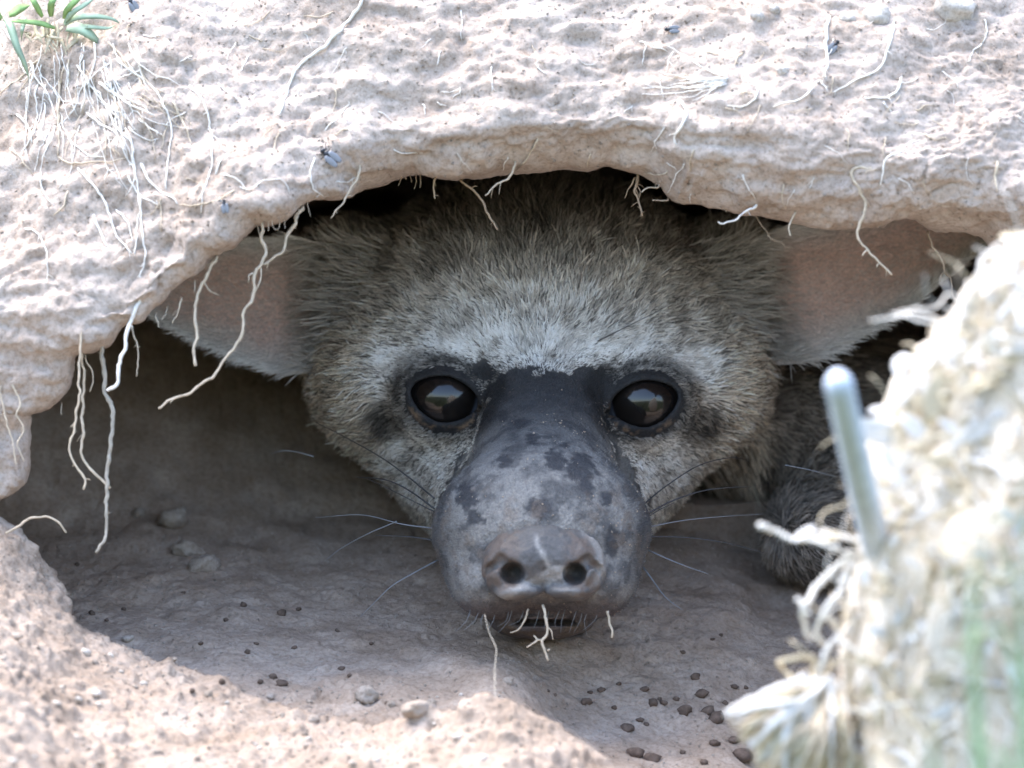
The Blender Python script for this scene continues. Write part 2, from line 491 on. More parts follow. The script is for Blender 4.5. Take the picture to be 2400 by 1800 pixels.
def surface_nets(f, xs, ys, zs, coarse=3):
    """mesh of f = 0 on a (possibly uneven) lattice; f takes flat arrays"""
    nx, ny, nz = len(xs), len(ys), len(zs)
    ci, cj, ck = [np.unique(np.append(np.arange(0, n, coarse), n - 1)) for n in (nx, ny, nz)]
    X, Y, Z = np.meshgrid(xs[ci], ys[cj], zs[ck], indexing='ij')
    cv = f(X.ravel(), Y.ravel(), Z.ravel()).reshape(X.shape)
    ii, jj, kk = [np.clip(np.searchsorted(c, np.arange(n)), 0, len(c) - 1) for c, n in ((ci, nx), (cj, ny), (ck, nz))]
    V = cv[np.ix_(ii, jj, kk)].astype(np.float32)
    sx = np.maximum(np.gradient(xs), 1e-6); sy = np.gradient(ys); sz = np.gradient(zs)
    lim = 2.1 * coarse * np.maximum(np.maximum(sx[:, None, None], sy[None, :, None]), sz[None, None, :])
    m = np.abs(V) < lim
    a, b, c = np.nonzero(m)
    V[a, b, c] = f(xs[a], ys[b], zs[c])
    neg = V < 0
    cnt = np.zeros((nx - 1, ny - 1, nz - 1), np.int8)
    for dx in (0, 1):
        for dy in (0, 1):
            for dz in (0, 1):
                cnt += neg[dx:nx - 1 + dx, dy:ny - 1 + dy, dz:nz - 1 + dz]
    act = (cnt > 0) & (cnt < 8)
    ai, aj, ak = np.nonzero(act)
    idx = np.full(act.shape, -1, np.int64); idx[ai, aj, ak] = np.arange(len(ai))
    corner = np.array([(dx, dy, dz) for dx in (0, 1) for dy in (0, 1) for dz in (0, 1)])
    cvv = np.stack([V[ai + d[0], aj + d[1], ak + d[2]] for d in corner], 1)
    cp = np.stack([np.stack([xs[ai + d[0]], ys[aj + d[1]], zs[ak + d[2]]], -1) for d in corner], 1)
    acc = np.zeros((len(ai), 3)); n = np.zeros(len(ai))
    for p in range(8):
        for q_ in range(p + 1, 8):
            if np.abs(corner[p] - corner[q_]).sum() != 1: continue
            va, vb = cvv[:, p], cvv[:, q_]
            cr = (va < 0) != (vb < 0)
            t = np.where(cr, va / np.where(cr, va - vb, 1), 0)
            acc += np.where(cr[:, None], cp[:, p] + t[:, None] * (cp[:, q_] - cp[:, p]), 0); n += cr
    verts = acc / n[:, None]
    faces = []
    for axis in range(3):
        sl0 = [slice(None)] * 3; sl1 = [slice(None)] * 3
        sl0[axis] = slice(0, -1); sl1[axis] = slice(1, None)
        e = neg[tuple(sl0)] != neg[tuple(sl1)]
        i = np.stack(np.nonzero(e), -1)
        o1, o2 = [(1, 2), (2, 0), (0, 1)][axis]
        ok = (i[:, o1] > 0) & (i[:, o2] > 0) & (i[:, o1] < act.shape[o1]) & (i[:, o2] < act.shape[o2])
        i = i[ok]
        s = neg[tuple(i.T)]
        def g(d1, d2):
            j = i.copy(); j[:, o1] -= d1; j[:, o2] -= d2
            return idx[tuple(j.T)]
        fq = np.stack([g(1, 1), g(0, 1), g(0, 0), g(1, 0)], -1)
        fq[~s] = fq[~s][:, ::-1]
        faces.append(fq)
    faces = np.vstack(faces)
    faces = faces[(faces >= 0).all(1)]
    return verts, faces

EL, ER, EYR = (1040., 142., 936.), (1512., 146., 946.), 102.0

def lid(x, y, z, d, c, rot, hx, hz):
    d = su(d, el(x, y, z, (c[0], c[1] + 2, c[2] - 2), (121, 117, 109)), 36)
    cr, sr = math.cos(rot), math.sin(rot)
    px_, pz_ = (x - c[0]) * cr + (z - c[2]) * sr, -(x - c[0]) * sr + (z - c[2]) * cr
    pz_ = pz_ + 5 * (px_ / hx) ** 2
    k = (np.abs(px_ / hx) ** 1.6 + np.abs(pz_ / hz) ** 1.85) ** 0.58
    cyl = np.maximum((k - 1) * min(hx, hz), y - c[1])
    d = ss(d, cyl, 9)
    return np.maximum(d, -(np.sqrt((x - c[0]) ** 2 + (y - c[1]) ** 2 + (z - c[2]) ** 2) - (EYR - 3)))

def head_sdf(x, y, z):
    d = el(x, y, z, (1268, 500, 875), (452, 460, 440))                      # face
    d = su(d, el(x, y, z, (1262, 600, 760), (500, 470, 318)), 70)           # cranium
    for cx in (905, 1632):
        d = su(d, el(x, y, z, (cx, 480, 890), (185, 300, 175)), 80)         # cheek muscles
    d = su(d, cone(x, y, z, (1270, 560, 1090), (1268, -120, 1290), 300, 205), 70)   # jaw mass
    for cx in (1075, 1470):                                                 # brow ridges
        d = su(d, el(x, y, z, (cx, 190, 850), (130, 90, 55)), 40)
    d = su(d, cone(x, y, z, (1272, 215, 895), (1270, -300, 1225), 128, 190), 60)    # muzzle
    d = su(d, el(x, y, z, (1268, -310, 1240), (252, 240, 190)), 55)
    for cx in (1150, 1392):                                                 # flews
        d = su(d, el(x, y, z, (cx, -350, 1350), (96, 165, 92)), 40)
    d = ss(d, cone(x, y, z, (1272, -600, 1380), (1272, -560, 1450), 7, 9), 14)      # lip groove
    d = ss(d, el(x, y, z, (1272, -545, 1330), (152, 62, 62)), 14)           # seat of the nose
    d = su(d, el(x, y, z, (1268, -225, 1452), (122, 180, 42)), 9)           # lower jaw
    d = ss(d, el(x, y, z, (1268, -420, 1450), (150, 120, 7)), 8)
    n_ = np.stack([x, y, z], -1).astype(np.float64)
    d = d + np.where(y < 120, 2.6 * fbm(n_ / 34, 2, 341) + 1.4 * fbm(n_ / 15, 1, 345), 0)
    d = lid(x, y, z, d, EL, math.radians(12), 80, 54)
    d = lid(x, y, z, d, ER, math.radians(-11), 80, 54)
    d = ss(d, el(x, y, z, (1133, 60, 962), (16, 30, 12)), 8)
    d = ss(d, el(x, y, z, (1424, 60, 972), (16, 30, 12)), 8)
    for cx in (832, 1706):                                                  # ear roots
        d = su(d, el(x, y, z, (cx, 510, 618), (118, 110, 100)), 70)
    n = np.maximum(el(x, y, z, (1300, 1000, 930), (420, 420, 340)), -1e9)   # neck
    d = su(d, n, 120)
    d = su(d, el(x, y, z, (1600, 1550, 960), (640, 720, 420)), 150)         # chest, shoulders
    d = su(d, el(x, y, z, (1950, 1000, 1010), (330, 420, 240)), 120)        # shoulder beside the cheek
    d = su(d, cone(x, y, z, (2080, 760, 1080), (1930, 520, 1250), 170, 118), 50)    # folded foreleg
    d = su(d, el(x, y, z, (1935, 430, 1268), (125, 150, 104)), 30)          # paw
    d = su(d, cone(x, y, z, (1330, 1150, 1150), (1280, 900, 1210), 170, 100), 50)
    return d

fine = 7.0
xs = np.concatenate([np.arange(660, 720, 20), np.arange(720, 1830, fine), np.arange(1830, 2400, 16)]).astype(np.float32)
ys = np.concatenate([np.arange(-640, 330, fine), np.arange(330, 760, 12), np.arange(760, 2340, 40)]).astype(np.float32)
zs = np.concatenate([np.arange(400, 760, 10), np.arange(760, 1520, fine), np.arange(1520, 1620, 20)]).astype(np.float32)
bv, bq = surface_nets(head_sdf, xs, ys, zs)

def vn_out(v, f, sdf):
    n = vert_normals(v, f)
    t = sdf(*(v[::97] + n[::97] * 4).T) - sdf(*(v[::97] - n[::97] * 4).T)
    return (n, f) if np.mean(t) > 0 else (-n, f[:, ::-1])
bn, bq = vn_out(bv, bq, head_sdf)                 # in (px, Y, py): note py grows downwards

# --- where the bare muzzle skin is (front view outline)
bare = np.array([(1128, 872), (1180, 866), (1230, 872), (1290, 862), (1340, 872), (1395, 864), (1432, 880), (1428, 930), (1422, 985), (1448, 1045), (1486, 1110),
                 (1516, 1180), (1526, 1260), (1560, 1500), (980, 1500), (1010, 1260), (1024, 1170), (1060, 1105), (1106, 1040), (1135, 985), (1132, 930)], float)
def poly_sd(px, py, poly):
    d = np.full(len(px), 1e9); ins = np.zeros(len(px), bool)
    for k in range(len(poly)):
        a, b = poly[k], poly[(k + 1) % len(poly)]
        e = b - a; wx, wy = px - a[0], py - a[1]
        t = np.clip((wx * e[0] + wy * e[1]) / (e @ e), 0, 1)
        d = np.minimum(d, (wx - t * e[0]) ** 2 + (wy - t * e[1]) ** 2)
        c = (a[1] > py) != (b[1] > py)
        ins ^= c & (px < (b[0] - a[0]) * (py - a[1]) / (b[1] - a[1] + 1e-9) + a[0])
    d = np.sqrt(d)
    return np.where(ins, -d, d)

def ell(px, py, cx, cy, rx, ry, rot=0.0):
    c, s = math.cos(rot), math.sin(rot)
    a = ((px - cx) * c + (py - cy) * s) / rx; b = (-(px - cx) * s + (py - cy) * c) / ry
    return np.sqrt(a * a + b * b)

def eye_dark(px, py):
    """1 in the dark skin and hair round the eyes"""
    m = 1 - sstep(0.85, 1.2, ell(px, py, 1040, 928, 126, 96, 0.30))
    m = np.maximum(m, 1 - sstep(0.85, 1.2, ell(px, py, 1512, 938, 126, 96, -0.27)))
    m = np.maximum(m, 1 - sstep(0.6, 1.2, ell(px, py, 915, 985, 58, 44, 0.6)))
    m = np.maximum(m, 1 - sstep(0.6, 1.2, ell(px, py, 1636, 995, 62, 46, -0.6)))
    m = np.maximum(m, 1 - sstep(0.6, 1.2, ell(px, py, 1140, 905, 55, 60)))
    m = np.maximum(m, 1 - sstep(0.6, 1.2, ell(px, py, 1420, 905, 55, 60)))
    return m

def skin_cols(v):
    px, Y, py = v[:, 0], v[:, 1], v[:, 2]
    q3 = v.copy()
    n1 = fbm(q3 / 46, 4, 201, 0.6); n2 = fbm(q3 / 15, 3, 205, 0.6)
    dark = np.array([0.045, 0.046, 0.052]); mud = np.array([0.215, 0.206, 0.197]); brown = np.array([0.17, 0.125, 0.095])
    mudw = 0.3 + 0.7 * sstep(-0.55, 0.6, n1 + 0.4 * n2 + 0.2)
    mudw *= sstep(930, 1090, py) * 0.92 + 0.08
    mudw *= 1 - 0.75 * sstep(185, 250, np.abs(px - 1268)) * sstep(900, 960, py)
    lip = sstep(1375, 1425, py)
    mudw = mudw * (1 - 0.6 * lip)
    for cx, cy, rx, ry in ((1095, 1160, 26, 34), (1110, 1205, 16, 20), (1135, 1213, 8, 9), (1300, 1075, 30, 26), (1360, 1095, 36, 34), (1372, 1130, 18, 24), (1415, 1165, 17, 16),
                           (1250, 1025, 17, 15), (1185, 1080, 17, 17), (1180, 975, 16, 14), (1262, 1185, 36, 28), (1430, 1265, 17, 40), (1220, 990, 20, 14), (1320, 1040, 12, 10)):
        s_ = 1 - sstep(0.7, 1.15, ell(px, py, cx, cy, rx, ry) + 0.35 * n2)
        mudw = mudw * (1 - 0.93 * s_)
    c = dark + (mud - dark) * mudw[:, None]
    bw = np.clip(sstep(0.15, 0.8, fbm(q3 / 30, 3, 221)) * 0.5, 0, 1) * sstep(1060, 1200, py)
    c = c + (brown - c) * (bw * 0.8)[:, None]
    c = c + (np.array([0.10, 0.075, 0.075]) - c) * (lip * 0.5)[:, None]
    ch = sstep(1448, 1456, py) * (Y < 0)                       # chin dusted with earth
    c = c + (np.array([0.10, 0.074, 0.056]) - c) * (ch * sstep(-0.3, 0.3, n1))[:, None]
    fur = sstep(-8, 26, poly_sd(px, py, bare) + 22 * fbm(q3 / 30, 3, 521)) + (Y > 250)
    fur = np.clip(fur, 0, 1)
    under = np.array([0.15, 0.135, 0.12])
    c = c + (under - c) * fur[:, None]
    ed = eye_dark(px, py) * (Y < 300)
    c = c + (np.array([0.022, 0.022, 0.024]) - c) * np.clip(ed * 1.1, 0, 1)[:, None]
    # thin brown rims of the lids
    for c_, rot, hx, hz in ((EL, 16, 76, 62), (ER, -14, 75, 62)):
        k = ell(px, py, c_[0], c_[2], hx, hz, math.radians(rot))
        r_ = np.exp(-((k - 1.12) / 0.09) ** 2) * sstep(c_[2] - 10, c_[2] + 45, py) * (Y < 200) * sstep(-0.2, 0.4, n2)
        c = c + (np.array([0.17, 0.115, 0.075]) - c) * np.clip(r_, 0, 1)[:, None]
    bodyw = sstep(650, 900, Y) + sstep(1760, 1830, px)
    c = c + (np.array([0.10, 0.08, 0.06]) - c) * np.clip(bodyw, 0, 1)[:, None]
    return c

m, n, l, p = new_mat('aardwolf_skin')
M_skin = m
co = n.new('ShaderNodeTexCoord').outputs['Object']
at_ = n.new('ShaderNodeAttribute'); at_.attribute_name = 'col'
t1 = noise_node(n, l, 1500, 4, 0.7, co); t2 = noise_node(n, l, 420, 4, 0.6, co)
c_ = mixc(n, l, 0.55, at_.outputs['Color'], ramp(n, l, t1.outputs[0], [(0.3, (0.45, 0.45, 0.47)), (0.5, (1, 1, 1)), (0.7, (1.75, 1.7, 1.6))]).outputs[0], 'MULTIPLY')
l.new(c_, p.inputs['Base Color'])
rr = ramp(n, l, t2.outputs[0], [(0.35, (0.55,) * 3), (0.65, (0.85,) * 3)])
l.new(rr.outputs[0], p.inputs['Roughness'])
p.inputs['Specular IOR Level'].default_value = 0.38
vs_ = n.new('ShaderNodeTexVoronoi'); vs_.inputs['Scale'].default_value = 1100; l.new(co, vs_.inputs['Vector'])
b1 = bump(n, l, t2.outputs[0], 0.5, 0.0012)
b1 = bump(n, l, vs_.outputs['Distance'], 0.35, 0.0004, b1)
l.new(bump(n, l, t1.outputs[0], 0.6, 0.0005, b1), p.inputs['Normal'])

body_w = OA(bv[:, 0], bv[:, 2], bv[:, 1])
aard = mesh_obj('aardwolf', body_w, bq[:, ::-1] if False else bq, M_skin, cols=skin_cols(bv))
tag(aard, 'grey furred aardwolf with bare dark muzzle peering out of its burrow', 'aardwolf')

# --- nose pad with nostrils
def nose_sdf(x, y, z):
    d = el(x, y, z, (1272, -505, 1290), (128, 78, 78))
    for cx, sg in ((1202, 1), (1344, -1)):
        d = su(d, el(x, y, z, (cx, -520, 1322), (72, 66, 74)), 22)                  # wings
        d = su(d, el(x, y, z, (cx + sg * 34, -556, 1304), (36, 34, 40)), 14)        # fold over the nostril
        d = su(d, el(x, y, z, (cx + sg * 14, -548, 1374), (52, 46, 19)), 12)        # lower rim
    for cx, sg in ((1194, 1), (1352, -1)):
        hole = el(x, y, z, (cx + sg * 8, -592, 1334), (29, 85, 27))
        hole = su(hole, cone(x, y, z, (cx + sg * 2, -590, 1328), (cx - sg * 24, -572, 1304), 22, 13), 8)
        hole = su(hole, cone(x, y, z, (cx - sg * 22, -574, 1306), (cx - sg * 50, -548, 1326), 13, 7), 8)
        hole = su(hole, cone(x, y, z, (cx - sg * 50, -549, 1326), (cx - sg * 58, -532, 1352), 7, 4), 6)
        d = ss(d, hole, 9)
    d = ss(d, cone(x, y, z, (1272, -604, 1346), (1273, -570, 1425), 5, 16), 10)
    d = ss(d, cone(x, y, z, (1256, -622, 1250), (1272, -604, 1350), 9, 9), 20)
    n_ = np.stack([x, y, z], -1).astype(np.float64)
    return d + 2.2 * fbm(n_ / 24, 2, 331) + 0.8 * fbm(n_ / 7, 1, 335)
nv, nq = surface_nets(nose_sdf, np.arange(1110, 1435, 3.2, dtype=np.float32), np.arange(-650, -470, 3.2, dtype=np.float32), np.arange(1205, 1410, 3.2, dtype=np.float32))
nn, nq = vn_out(nv, nq, nose_sdf)
def nose_cols(v):
    px, Y, py = v[:, 0], v[:, 1], v[:, 2]
    n1 = fbm(v / 26, 4, 301, 0.6); n2 = fbm(v / 9, 3, 305)
    c = np.array([0.09, 0.086, 0.086]) + 0 * px[:, None]
    br = sstep(-0.25, 0.5, n1 + 0.2) * sstep(30, 75, np.abs(px - 1272))
    c = c + (np.array([0.165, 0.105, 0.07]) - c) * (br * 0.38)[:, None]
    # dried pale mud: a seam between the nostrils, the lower edge and the outer right wing
    seam = np.exp(-((px - (1248 + (py - 1235) * 0.42) - 5 * n1) / 8) ** 2) * sstep(1235, 1260, py) * (1 - sstep(1320, 1345, py))
    low = np.exp(-((py - (1345 + 42 * np.clip(np.abs(px - 1272) / 90, 0, 1) ** 1.1) - 5 * n1) / 15) ** 2) * (1 - sstep(85, 110, np.abs(px - 1262))) * np.where(px > 1290, 0.35, 1.0)
    mid = 1 - sstep(0.7, 1.2, ell(px, py, 1296, 1332, 38, 17, -0.2) + 0.2 * n1)
    wing = np.exp(-((ell(px, py, 1330, 1310, 76, 82) - 1.0 - 0.05 * n1) / 0.14) ** 2) * sstep(1340, 1385, px) * (1 - sstep(1335, 1375, py))
    mw = np.clip(np.maximum(np.maximum(seam, low * 0.9), np.maximum(mid, wing)), 0, 1)
    c = c + (np.array([0.36, 0.345, 0.33]) - c) * (mw * 0.7)[:, None]
    return c
m, n, l, p = new_mat('nose_skin')
co = n.new('ShaderNodeTexCoord').outputs['Object']
at_ = n.new('ShaderNodeAttribute'); at_.attribute_name = 'col'
t1 = noise_node(n, l, 1700, 4, 0.7, co)
vo = n.new('ShaderNodeTexVoronoi'); vo.inputs['Scale'].default_value = 900; l.new(co, vo.inputs['Vector'])
l.new(mixc(n, l, 0.5, at_.outputs['Color'], ramp(n, l, t1.outputs[0], [(0.3, (0.6,) * 3), (0.7, (1.35,) * 3)]).outputs[0], 'MULTIPLY'), p.inputs['Base Color'])
p.inputs['Roughness'].default_value = 0.52
p.inputs['Specular IOR Level'].default_value = 0.4
b1 = bump(n, l, vo.outputs['Distance'], 0.18, 0.0004)
l.new(bump(n, l, t1.outputs[0], 0.3, 0.0003, b1), p.inputs['Normal'])
nose = mesh_obj('nose', OA(nv[:, 0], nv[:, 2], nv[:, 1]), nq, m, aard, cols=nose_cols(nv))

# --- eyes
m, n, l, p = new_mat('eye')
at_ = n.new('ShaderNodeAttribute'); at_.attribute_name = 'col'
l.new(at_.outputs['Color'], p.inputs['Base Color'])
p.inputs['Roughness'].default_value = 0.3
p.inputs['Specular IOR Level'].default_value = 0.1
p.inputs['Coat IOR'].default_value = 1.5
p.inputs['Coat Weight'].default_value = 1.0
p.inputs['Coat Roughness'].default_value = 0.1
M_eye = m
def eye(c, gaze):
    nu, nv_ = 48, 32
    th = np.linspace(0, 2 * np.pi, nu, endpoint=False); ph = np.linspace(0.02, np.pi - 0.02, nv_)
    T, P_ = np.meshgrid(th, ph, indexing='ij')
    g = np.array(gaze, float); g /= np.linalg.norm(g)
    a = np.cross(g, (0, 0, 1)); a /= np.linalg.norm(a); b = np.cross(a, g)
    rad = EYR - 4 + 5 * np.exp(-(P_ / 0.55) ** 2)             # cornea bulges a little
    v = (np.cos(P_)[..., None] * g + np.sin(P_)[..., None] * (np.cos(T)[..., None] * a + np.sin(T)[..., None] * b)) * rad[..., None]
    v = v.reshape(-1, 3)
    ang = P_.ravel()
    col = np.full((len(v), 3), 0.004); col[:, 0] = 0.005
    ir = sstep(0.45, 0.6, ang); col = col + (np.array([0.009, 0.007, 0.006]) - col) * ir[:, None]
    sc_ = sstep(1.12, 1.18, ang); col = col + (np.array([0.10, 0.115, 0.15]) - col) * sc_[:, None]
    f = grid_faces(nu, nv_, True)
    w = OA(c[0] + v[:, 0], c[2] - v[:, 2], c[1] + v[:, 1])
    fn = vert_normals(w, f)
    if (fn * v).sum() < 0: f = f[:, ::-1]
    return mesh_obj('eye', w, f, M_eye, aard, cols=col)
eye(EL, (-0.30, -1, 0.18)); eye(ER, (0.26, -1, 0.18))

# --- ears: thin curved shells opening towards the viewer
def ear(base, line, half, Y0, dep, side):
    nu, nv_ = 60, 34
    uu = np.linspace(0, 1, nu); vv = np.linspace(-1, 1, nv_)
    ln = smooth_line(line, 12)
    s_ = np.concatenate([[0], np.cumsum(np.linalg.norm(np.diff(ln, axis=0), axis=1))]); s_ /= s_[-1]
    cx = np.interp(uu, s_, ln[:, 0]); cy = np.interp(uu, s_, ln[:, 1])
    hw = np.interp(uu, half[0], half[1])
    hw = np.convolve(np.pad(hw, 3, mode='edge'), np.ones(7) / 7, 'valid'); hw[-1] = 2
    tx = np.gradient(cx); ty = np.gradient(cy); L_ = np.hypot(tx, ty); tx /= L_; ty /= L_
    U, V = np.meshgrid(uu, vv, indexing='ij')
    px = cx[:, None] + (-ty)[:, None] * V * hw[:, None] * side
    py = cy[:, None] + tx[:, None] * V * hw[:, None] * side
    Y = Y0 + dep * (1 - V ** 2) * (1 - 0.55 * U) + 60 * U + 110 * (1 - sstep(0.02, 0.16, U)) - 25 * np.maximum(0, -V) * 0
    th = 9 + 5 * (1 - np.abs(V))
    front = np.stack([px, Y, py], -1).reshape(-1, 3); back_ = np.stack([px, Y + th, py], -1).reshape(-1, 3)
    f = grid_faces(nu, nv_); nF = len(front)
    vs = np.vstack([front, back_]); fs = [tuple(q_) for q_ in f] + [tuple(q_[::-1] + nF) for q_ in f]
    for i in range(nu - 1):
        fs.append((i * nv_, i * nv_ + nF, (i + 1) * nv_ + nF, (i + 1) * nv_))
        a = i * nv_ + nv_ - 1; b = (i + 1) * nv_ + nv_ - 1
        fs.append((a, b, b + nF, a + nF))
    for j in range(nv_ - 1):
        a = (nu - 1) * nv_ + j
        fs.append((a, a + nF, a + 1 + nF, a + 1))
    uvw = np.stack([U.ravel(), V.ravel()], -1)
    n1 = fbm(front / 60, 3, 411)
    pink = np.array([0.62, 0.45, 0.40]); edge_ = np.array([0.62, 0.57, 0.54])
    w = np.clip((1 - sstep(0.35, 0.85, np.abs(uvw[:, 1]) + 0.12 * n1)) * (1 - 0.4 * sstep(0.5, 1.0, uvw[:, 0])), 0, 1)
    c = edge_ + (pink - edge_) * w[:, None]
    o = mesh_obj('ear', OA(vs[:, 0], vs[:, 2], vs[:, 1]), fs, M_skin, aard, cols=np.vstack([c, c * 0.6]))
    return front, uvw, o
ear_l, ear_l_uv, ear_lo = ear(None, [(820, 716), (760, 714), (690, 714), (600, 703), (450, 672), (300, 628), (150, 575)], ([0, .12, .22, .36, .56, .8, 1], [105, 155, 168, 148, 112, 66, 2]), 345, 120, 1)
ear_r, ear_r_uv, ear_ro = ear(None, [(1715, 726), (1780, 716), (1850, 696), (1960, 656), (2080, 606), (2280, 508), (2440, 420)], ([0, .12, .22, .36, .56, .8, 1], [105, 155, 166, 150, 122, 80, 2]), 345, 120, -1)

# --- fur
m, n, l, p = new_mat('fur')
at_ = n.new('ShaderNodeAttribute'); at_.attribute_name = 'col'
l.new(at_.outputs['Color'], p.inputs['Base Color'])
p.inputs['Roughness'].default_value = 0.5
p.inputs['Specular IOR Level'].default_value = 0.35
M_fur = m

def make_hair(name, root, dirs, nor, length, width, ctip, croot, parent, npt=5, curl=0.25, droop=0.1):
    """all arrays in modelling units (px, Y, py)"""
    N = len(root)
    s_ = np.linspace(0, 1, npt)
    side = np.cross(dirs, nor); sd = rng.normal(0, curl, N)
    bend = -nor * (0.32 + 0.1 * rng.normal(0, 1, N))[:, None] + side * sd[:, None]
    bend[:, 2] += droop
    pts = root[:, None, :] + length[:, None, None] * (s_[None, :, None] * dirs[:, None, :] + 0.5 * (s_ ** 2)[None, :, None] * bend[:, None, :])
    w = OA(pts[..., 0], pts[..., 2], pts[..., 1]).reshape(-1, 3).astype(np.float32)
    rad = (width[:, None] * (1.0 - 0.8 * s_[None, :] ** 1.5) * S).astype(np.float32)
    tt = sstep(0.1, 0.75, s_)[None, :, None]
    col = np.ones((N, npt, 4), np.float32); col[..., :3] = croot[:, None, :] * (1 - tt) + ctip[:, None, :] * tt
    cu = bpy.data.hair_curves.new(name)
    cu.add_curves([npt] * N)
    cu.attributes['position'].data.foreach_set('vector', w.ravel()) if 'position' in cu.attributes else cu.points.foreach_set('position', w.ravel())
    a = cu.attributes.get('radius') or cu.attributes.new('radius', 'FLOAT', 'POINT')
    a.data.foreach_set('value', rad.ravel())
    a = cu.attributes.new('col', 'FLOAT_COLOR', 'POINT'); a.data.foreach_set('color', col.ravel())
    cu.materials.append(M_fur)
    o = bpy.data.objects.new(name, cu)
    link(o, parent); o['kind'] = 'stuff'
    return o

def sample(v, nrm_, f, dens, N):
    fcn = v[f].mean(1)
    ar = np.linalg.norm(np.cross(v[f[:, 2]] - v[f[:, 0]], v[f[:, 3]] - v[f[:, 1]]), axis=1) * 0.5
    wgt = ar * dens(fcn, nrm_[f[:, 0]])
    k = rng.choice(len(f), N, p=wgt / wgt.sum())
    a, b = rng.random(N)[:, None], rng.random(N)[:, None]
    q_ = f[k]
    P_ = (v[q_[:, 0]] * (1 - a) + v[q_[:, 1]] * a) * (1 - b) + (v[q_[:, 3]] * (1 - a) + v[q_[:, 2]] * a) * b
    return P_, nrm_[q_[:, 0]]

def fur_dens(c, n_):
    px, Y, py = c.T
    sd = poly_sd(px, py, bare) + 26 * fbm(c / 30, 3, 521)
    d = np.where((Y < 250) & (sd < 0), 0.0, 1.0) * np.where((Y < 250) & (sd < 12), 0.7, 1)
    d *= np.where(ell(px, py, EL[0], EL[2], 92, 78, 0.28) < 1, (Y > 250) * 1.0, 1.0)
    d *= np.where(ell(px, py, ER[0], ER[2], 92, 78, -0.25) < 1, (Y > 250) * 1.0, 1.0)
    d *= np.where((n_[:, 1] > 0.45), 0.12, 1.0)
    d *= np.where((Y > 620) | (px > 1850), 0.22, 1.0) * np.where(Y > 1300, 0.1, 1.0)
    d *= np.where((py > 1380) & (Y < 0), 0.0, 1.0)
    d *= np.where((Y < -60), 0.0, 1.0)
    return d
FR, FN = sample(bv, bn, bq, fur_dens, 260000)
def flow(P_, n_, org, jit):
    t = P_ - org
    t = t - (t * n_).sum(1, keepdims=True) * n_
    t /= np.maximum(np.linalg.norm(t, axis=1, keepdims=True), 1e-6)
    s_ = np.cross(n_, t)
    a = 0.35 * fbm(P_ / 70, 2, 501) + 0.28 * fbm(P_ / 20, 1, 503) + jit * rng.normal(0, 1, len(P_))
    return t * np.cos(a)[:, None] + s_ * np.sin(a)[:, None]
def fur_params(P_, n_):
    px, Y, py = P_.T
    ax_ = np.abs(px - 1270)
    N = len(P_)
    cl = fbm(P_ / 30, 3, 511); cl2 = fbm(P_ / 90, 2, 513)
    white = np.array([0.83, 0.815, 0.80]); buff = np.array([0.76, 0.65, 0.525]); grey = np.array([0.68, 0.625, 0.56]); dark = np.array([0.05, 0.046, 0.042]); crown = np.array([0.19, 0.168, 0.142])
    wb = 0.85 * np.exp(-((py - 805) / 85) ** 2) * (1 - sstep(200, 420, ax_))
    wb = np.maximum(wb, 0.6 * (1 - sstep(0.5, 1.4, ell(px, py, 975, 1075, 75, 85, 0.4))))
    wb = np.maximum(wb, 0.6 * (1 - sstep(0.5, 1.4, ell(px, py, 1560, 1080, 75, 85, -0.4))))
    wb = np.maximum(wb, (1 - sstep(0.6, 1.3, ell(px, py, 930, 850, 70, 50))) * 0.8)
    wb = np.maximum(wb, (1 - sstep(0.6, 1.3, ell(px, py, 1625, 850, 70, 50))) * 0.8)
    bw = sstep(300, 480, ax_) * sstep(700, 860, py)
    c = grey + (buff - grey) * bw[:, None]
    c = c + (white - c) * np.clip(wb + 0.25 * cl, 0, 1)[:, None]
    cw = sstep(680, 500, py + 60 * cl2) * (1 - 0.5 * sstep(330, 480, ax_))
    c = c + (crown - c) * np.clip(cw * 0.95, 0, 1)[:, None]
    dk = eye_dark(px, py) * (Y < 330)
    c = c + (dark - c) * np.clip(dk * (0.75 + 0.5 * cl), 0, 0.95)[:, None]
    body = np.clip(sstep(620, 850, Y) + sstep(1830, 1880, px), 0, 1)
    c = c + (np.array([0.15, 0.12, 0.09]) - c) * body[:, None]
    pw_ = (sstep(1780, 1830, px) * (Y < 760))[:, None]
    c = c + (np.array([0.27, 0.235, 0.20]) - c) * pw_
    r = rng.random(N)
    c = c * (0.70 + 0.55 * rng.random(N))[:, None] * (1 + 0.38 * cl[:, None])
    agouti = (r < 0.17 + 0.22 * cw + 0.10 * sstep(280, 450, ax_)) & (wb < 0.75)
    c[agouti] *= 0.28
    c[(r > 0.93)] *= 1.35
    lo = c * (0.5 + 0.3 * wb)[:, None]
    L_ = 36 + 10 * bw + 20 * sstep(740, 540, py) + 46 * sstep(560, 460, py)
    L_ *= 1 - 0.45 * wb
    dl = np.minimum(ell(px, py, EL[0], EL[2], 92, 78, 0.28), ell(px, py, ER[0], ER[2], 92, 78, -0.25))
    L_ *= 0.38 + 0.62 * sstep(1.0, 2.2, dl)
    L_ *= 0.45 + 0.55 * sstep(0, 90, poly_sd(px, py, bare))
    er_ = np.maximum(1 - sstep(0.5, 1.1, ell(px, py, 775, 640, 110, 130)), 1 - sstep(0.5, 1.1, ell(px, py, 1765, 640, 110, 130)))
    L_ = L_ + 24 * er_
    paw = sstep(1780, 1830, px) * (Y < 760)
    L_ = L_ + body * np.where(paw > 0.5, -12, 80)
    L_ *= (0.62 + 0.62 * rng.random(N))
    return np.clip(c, 0.004, 0.92), np.clip(lo, 0.004, 0.8), L_, body
ctip, croot, FL, bodyw = fur_params(FR, FN)
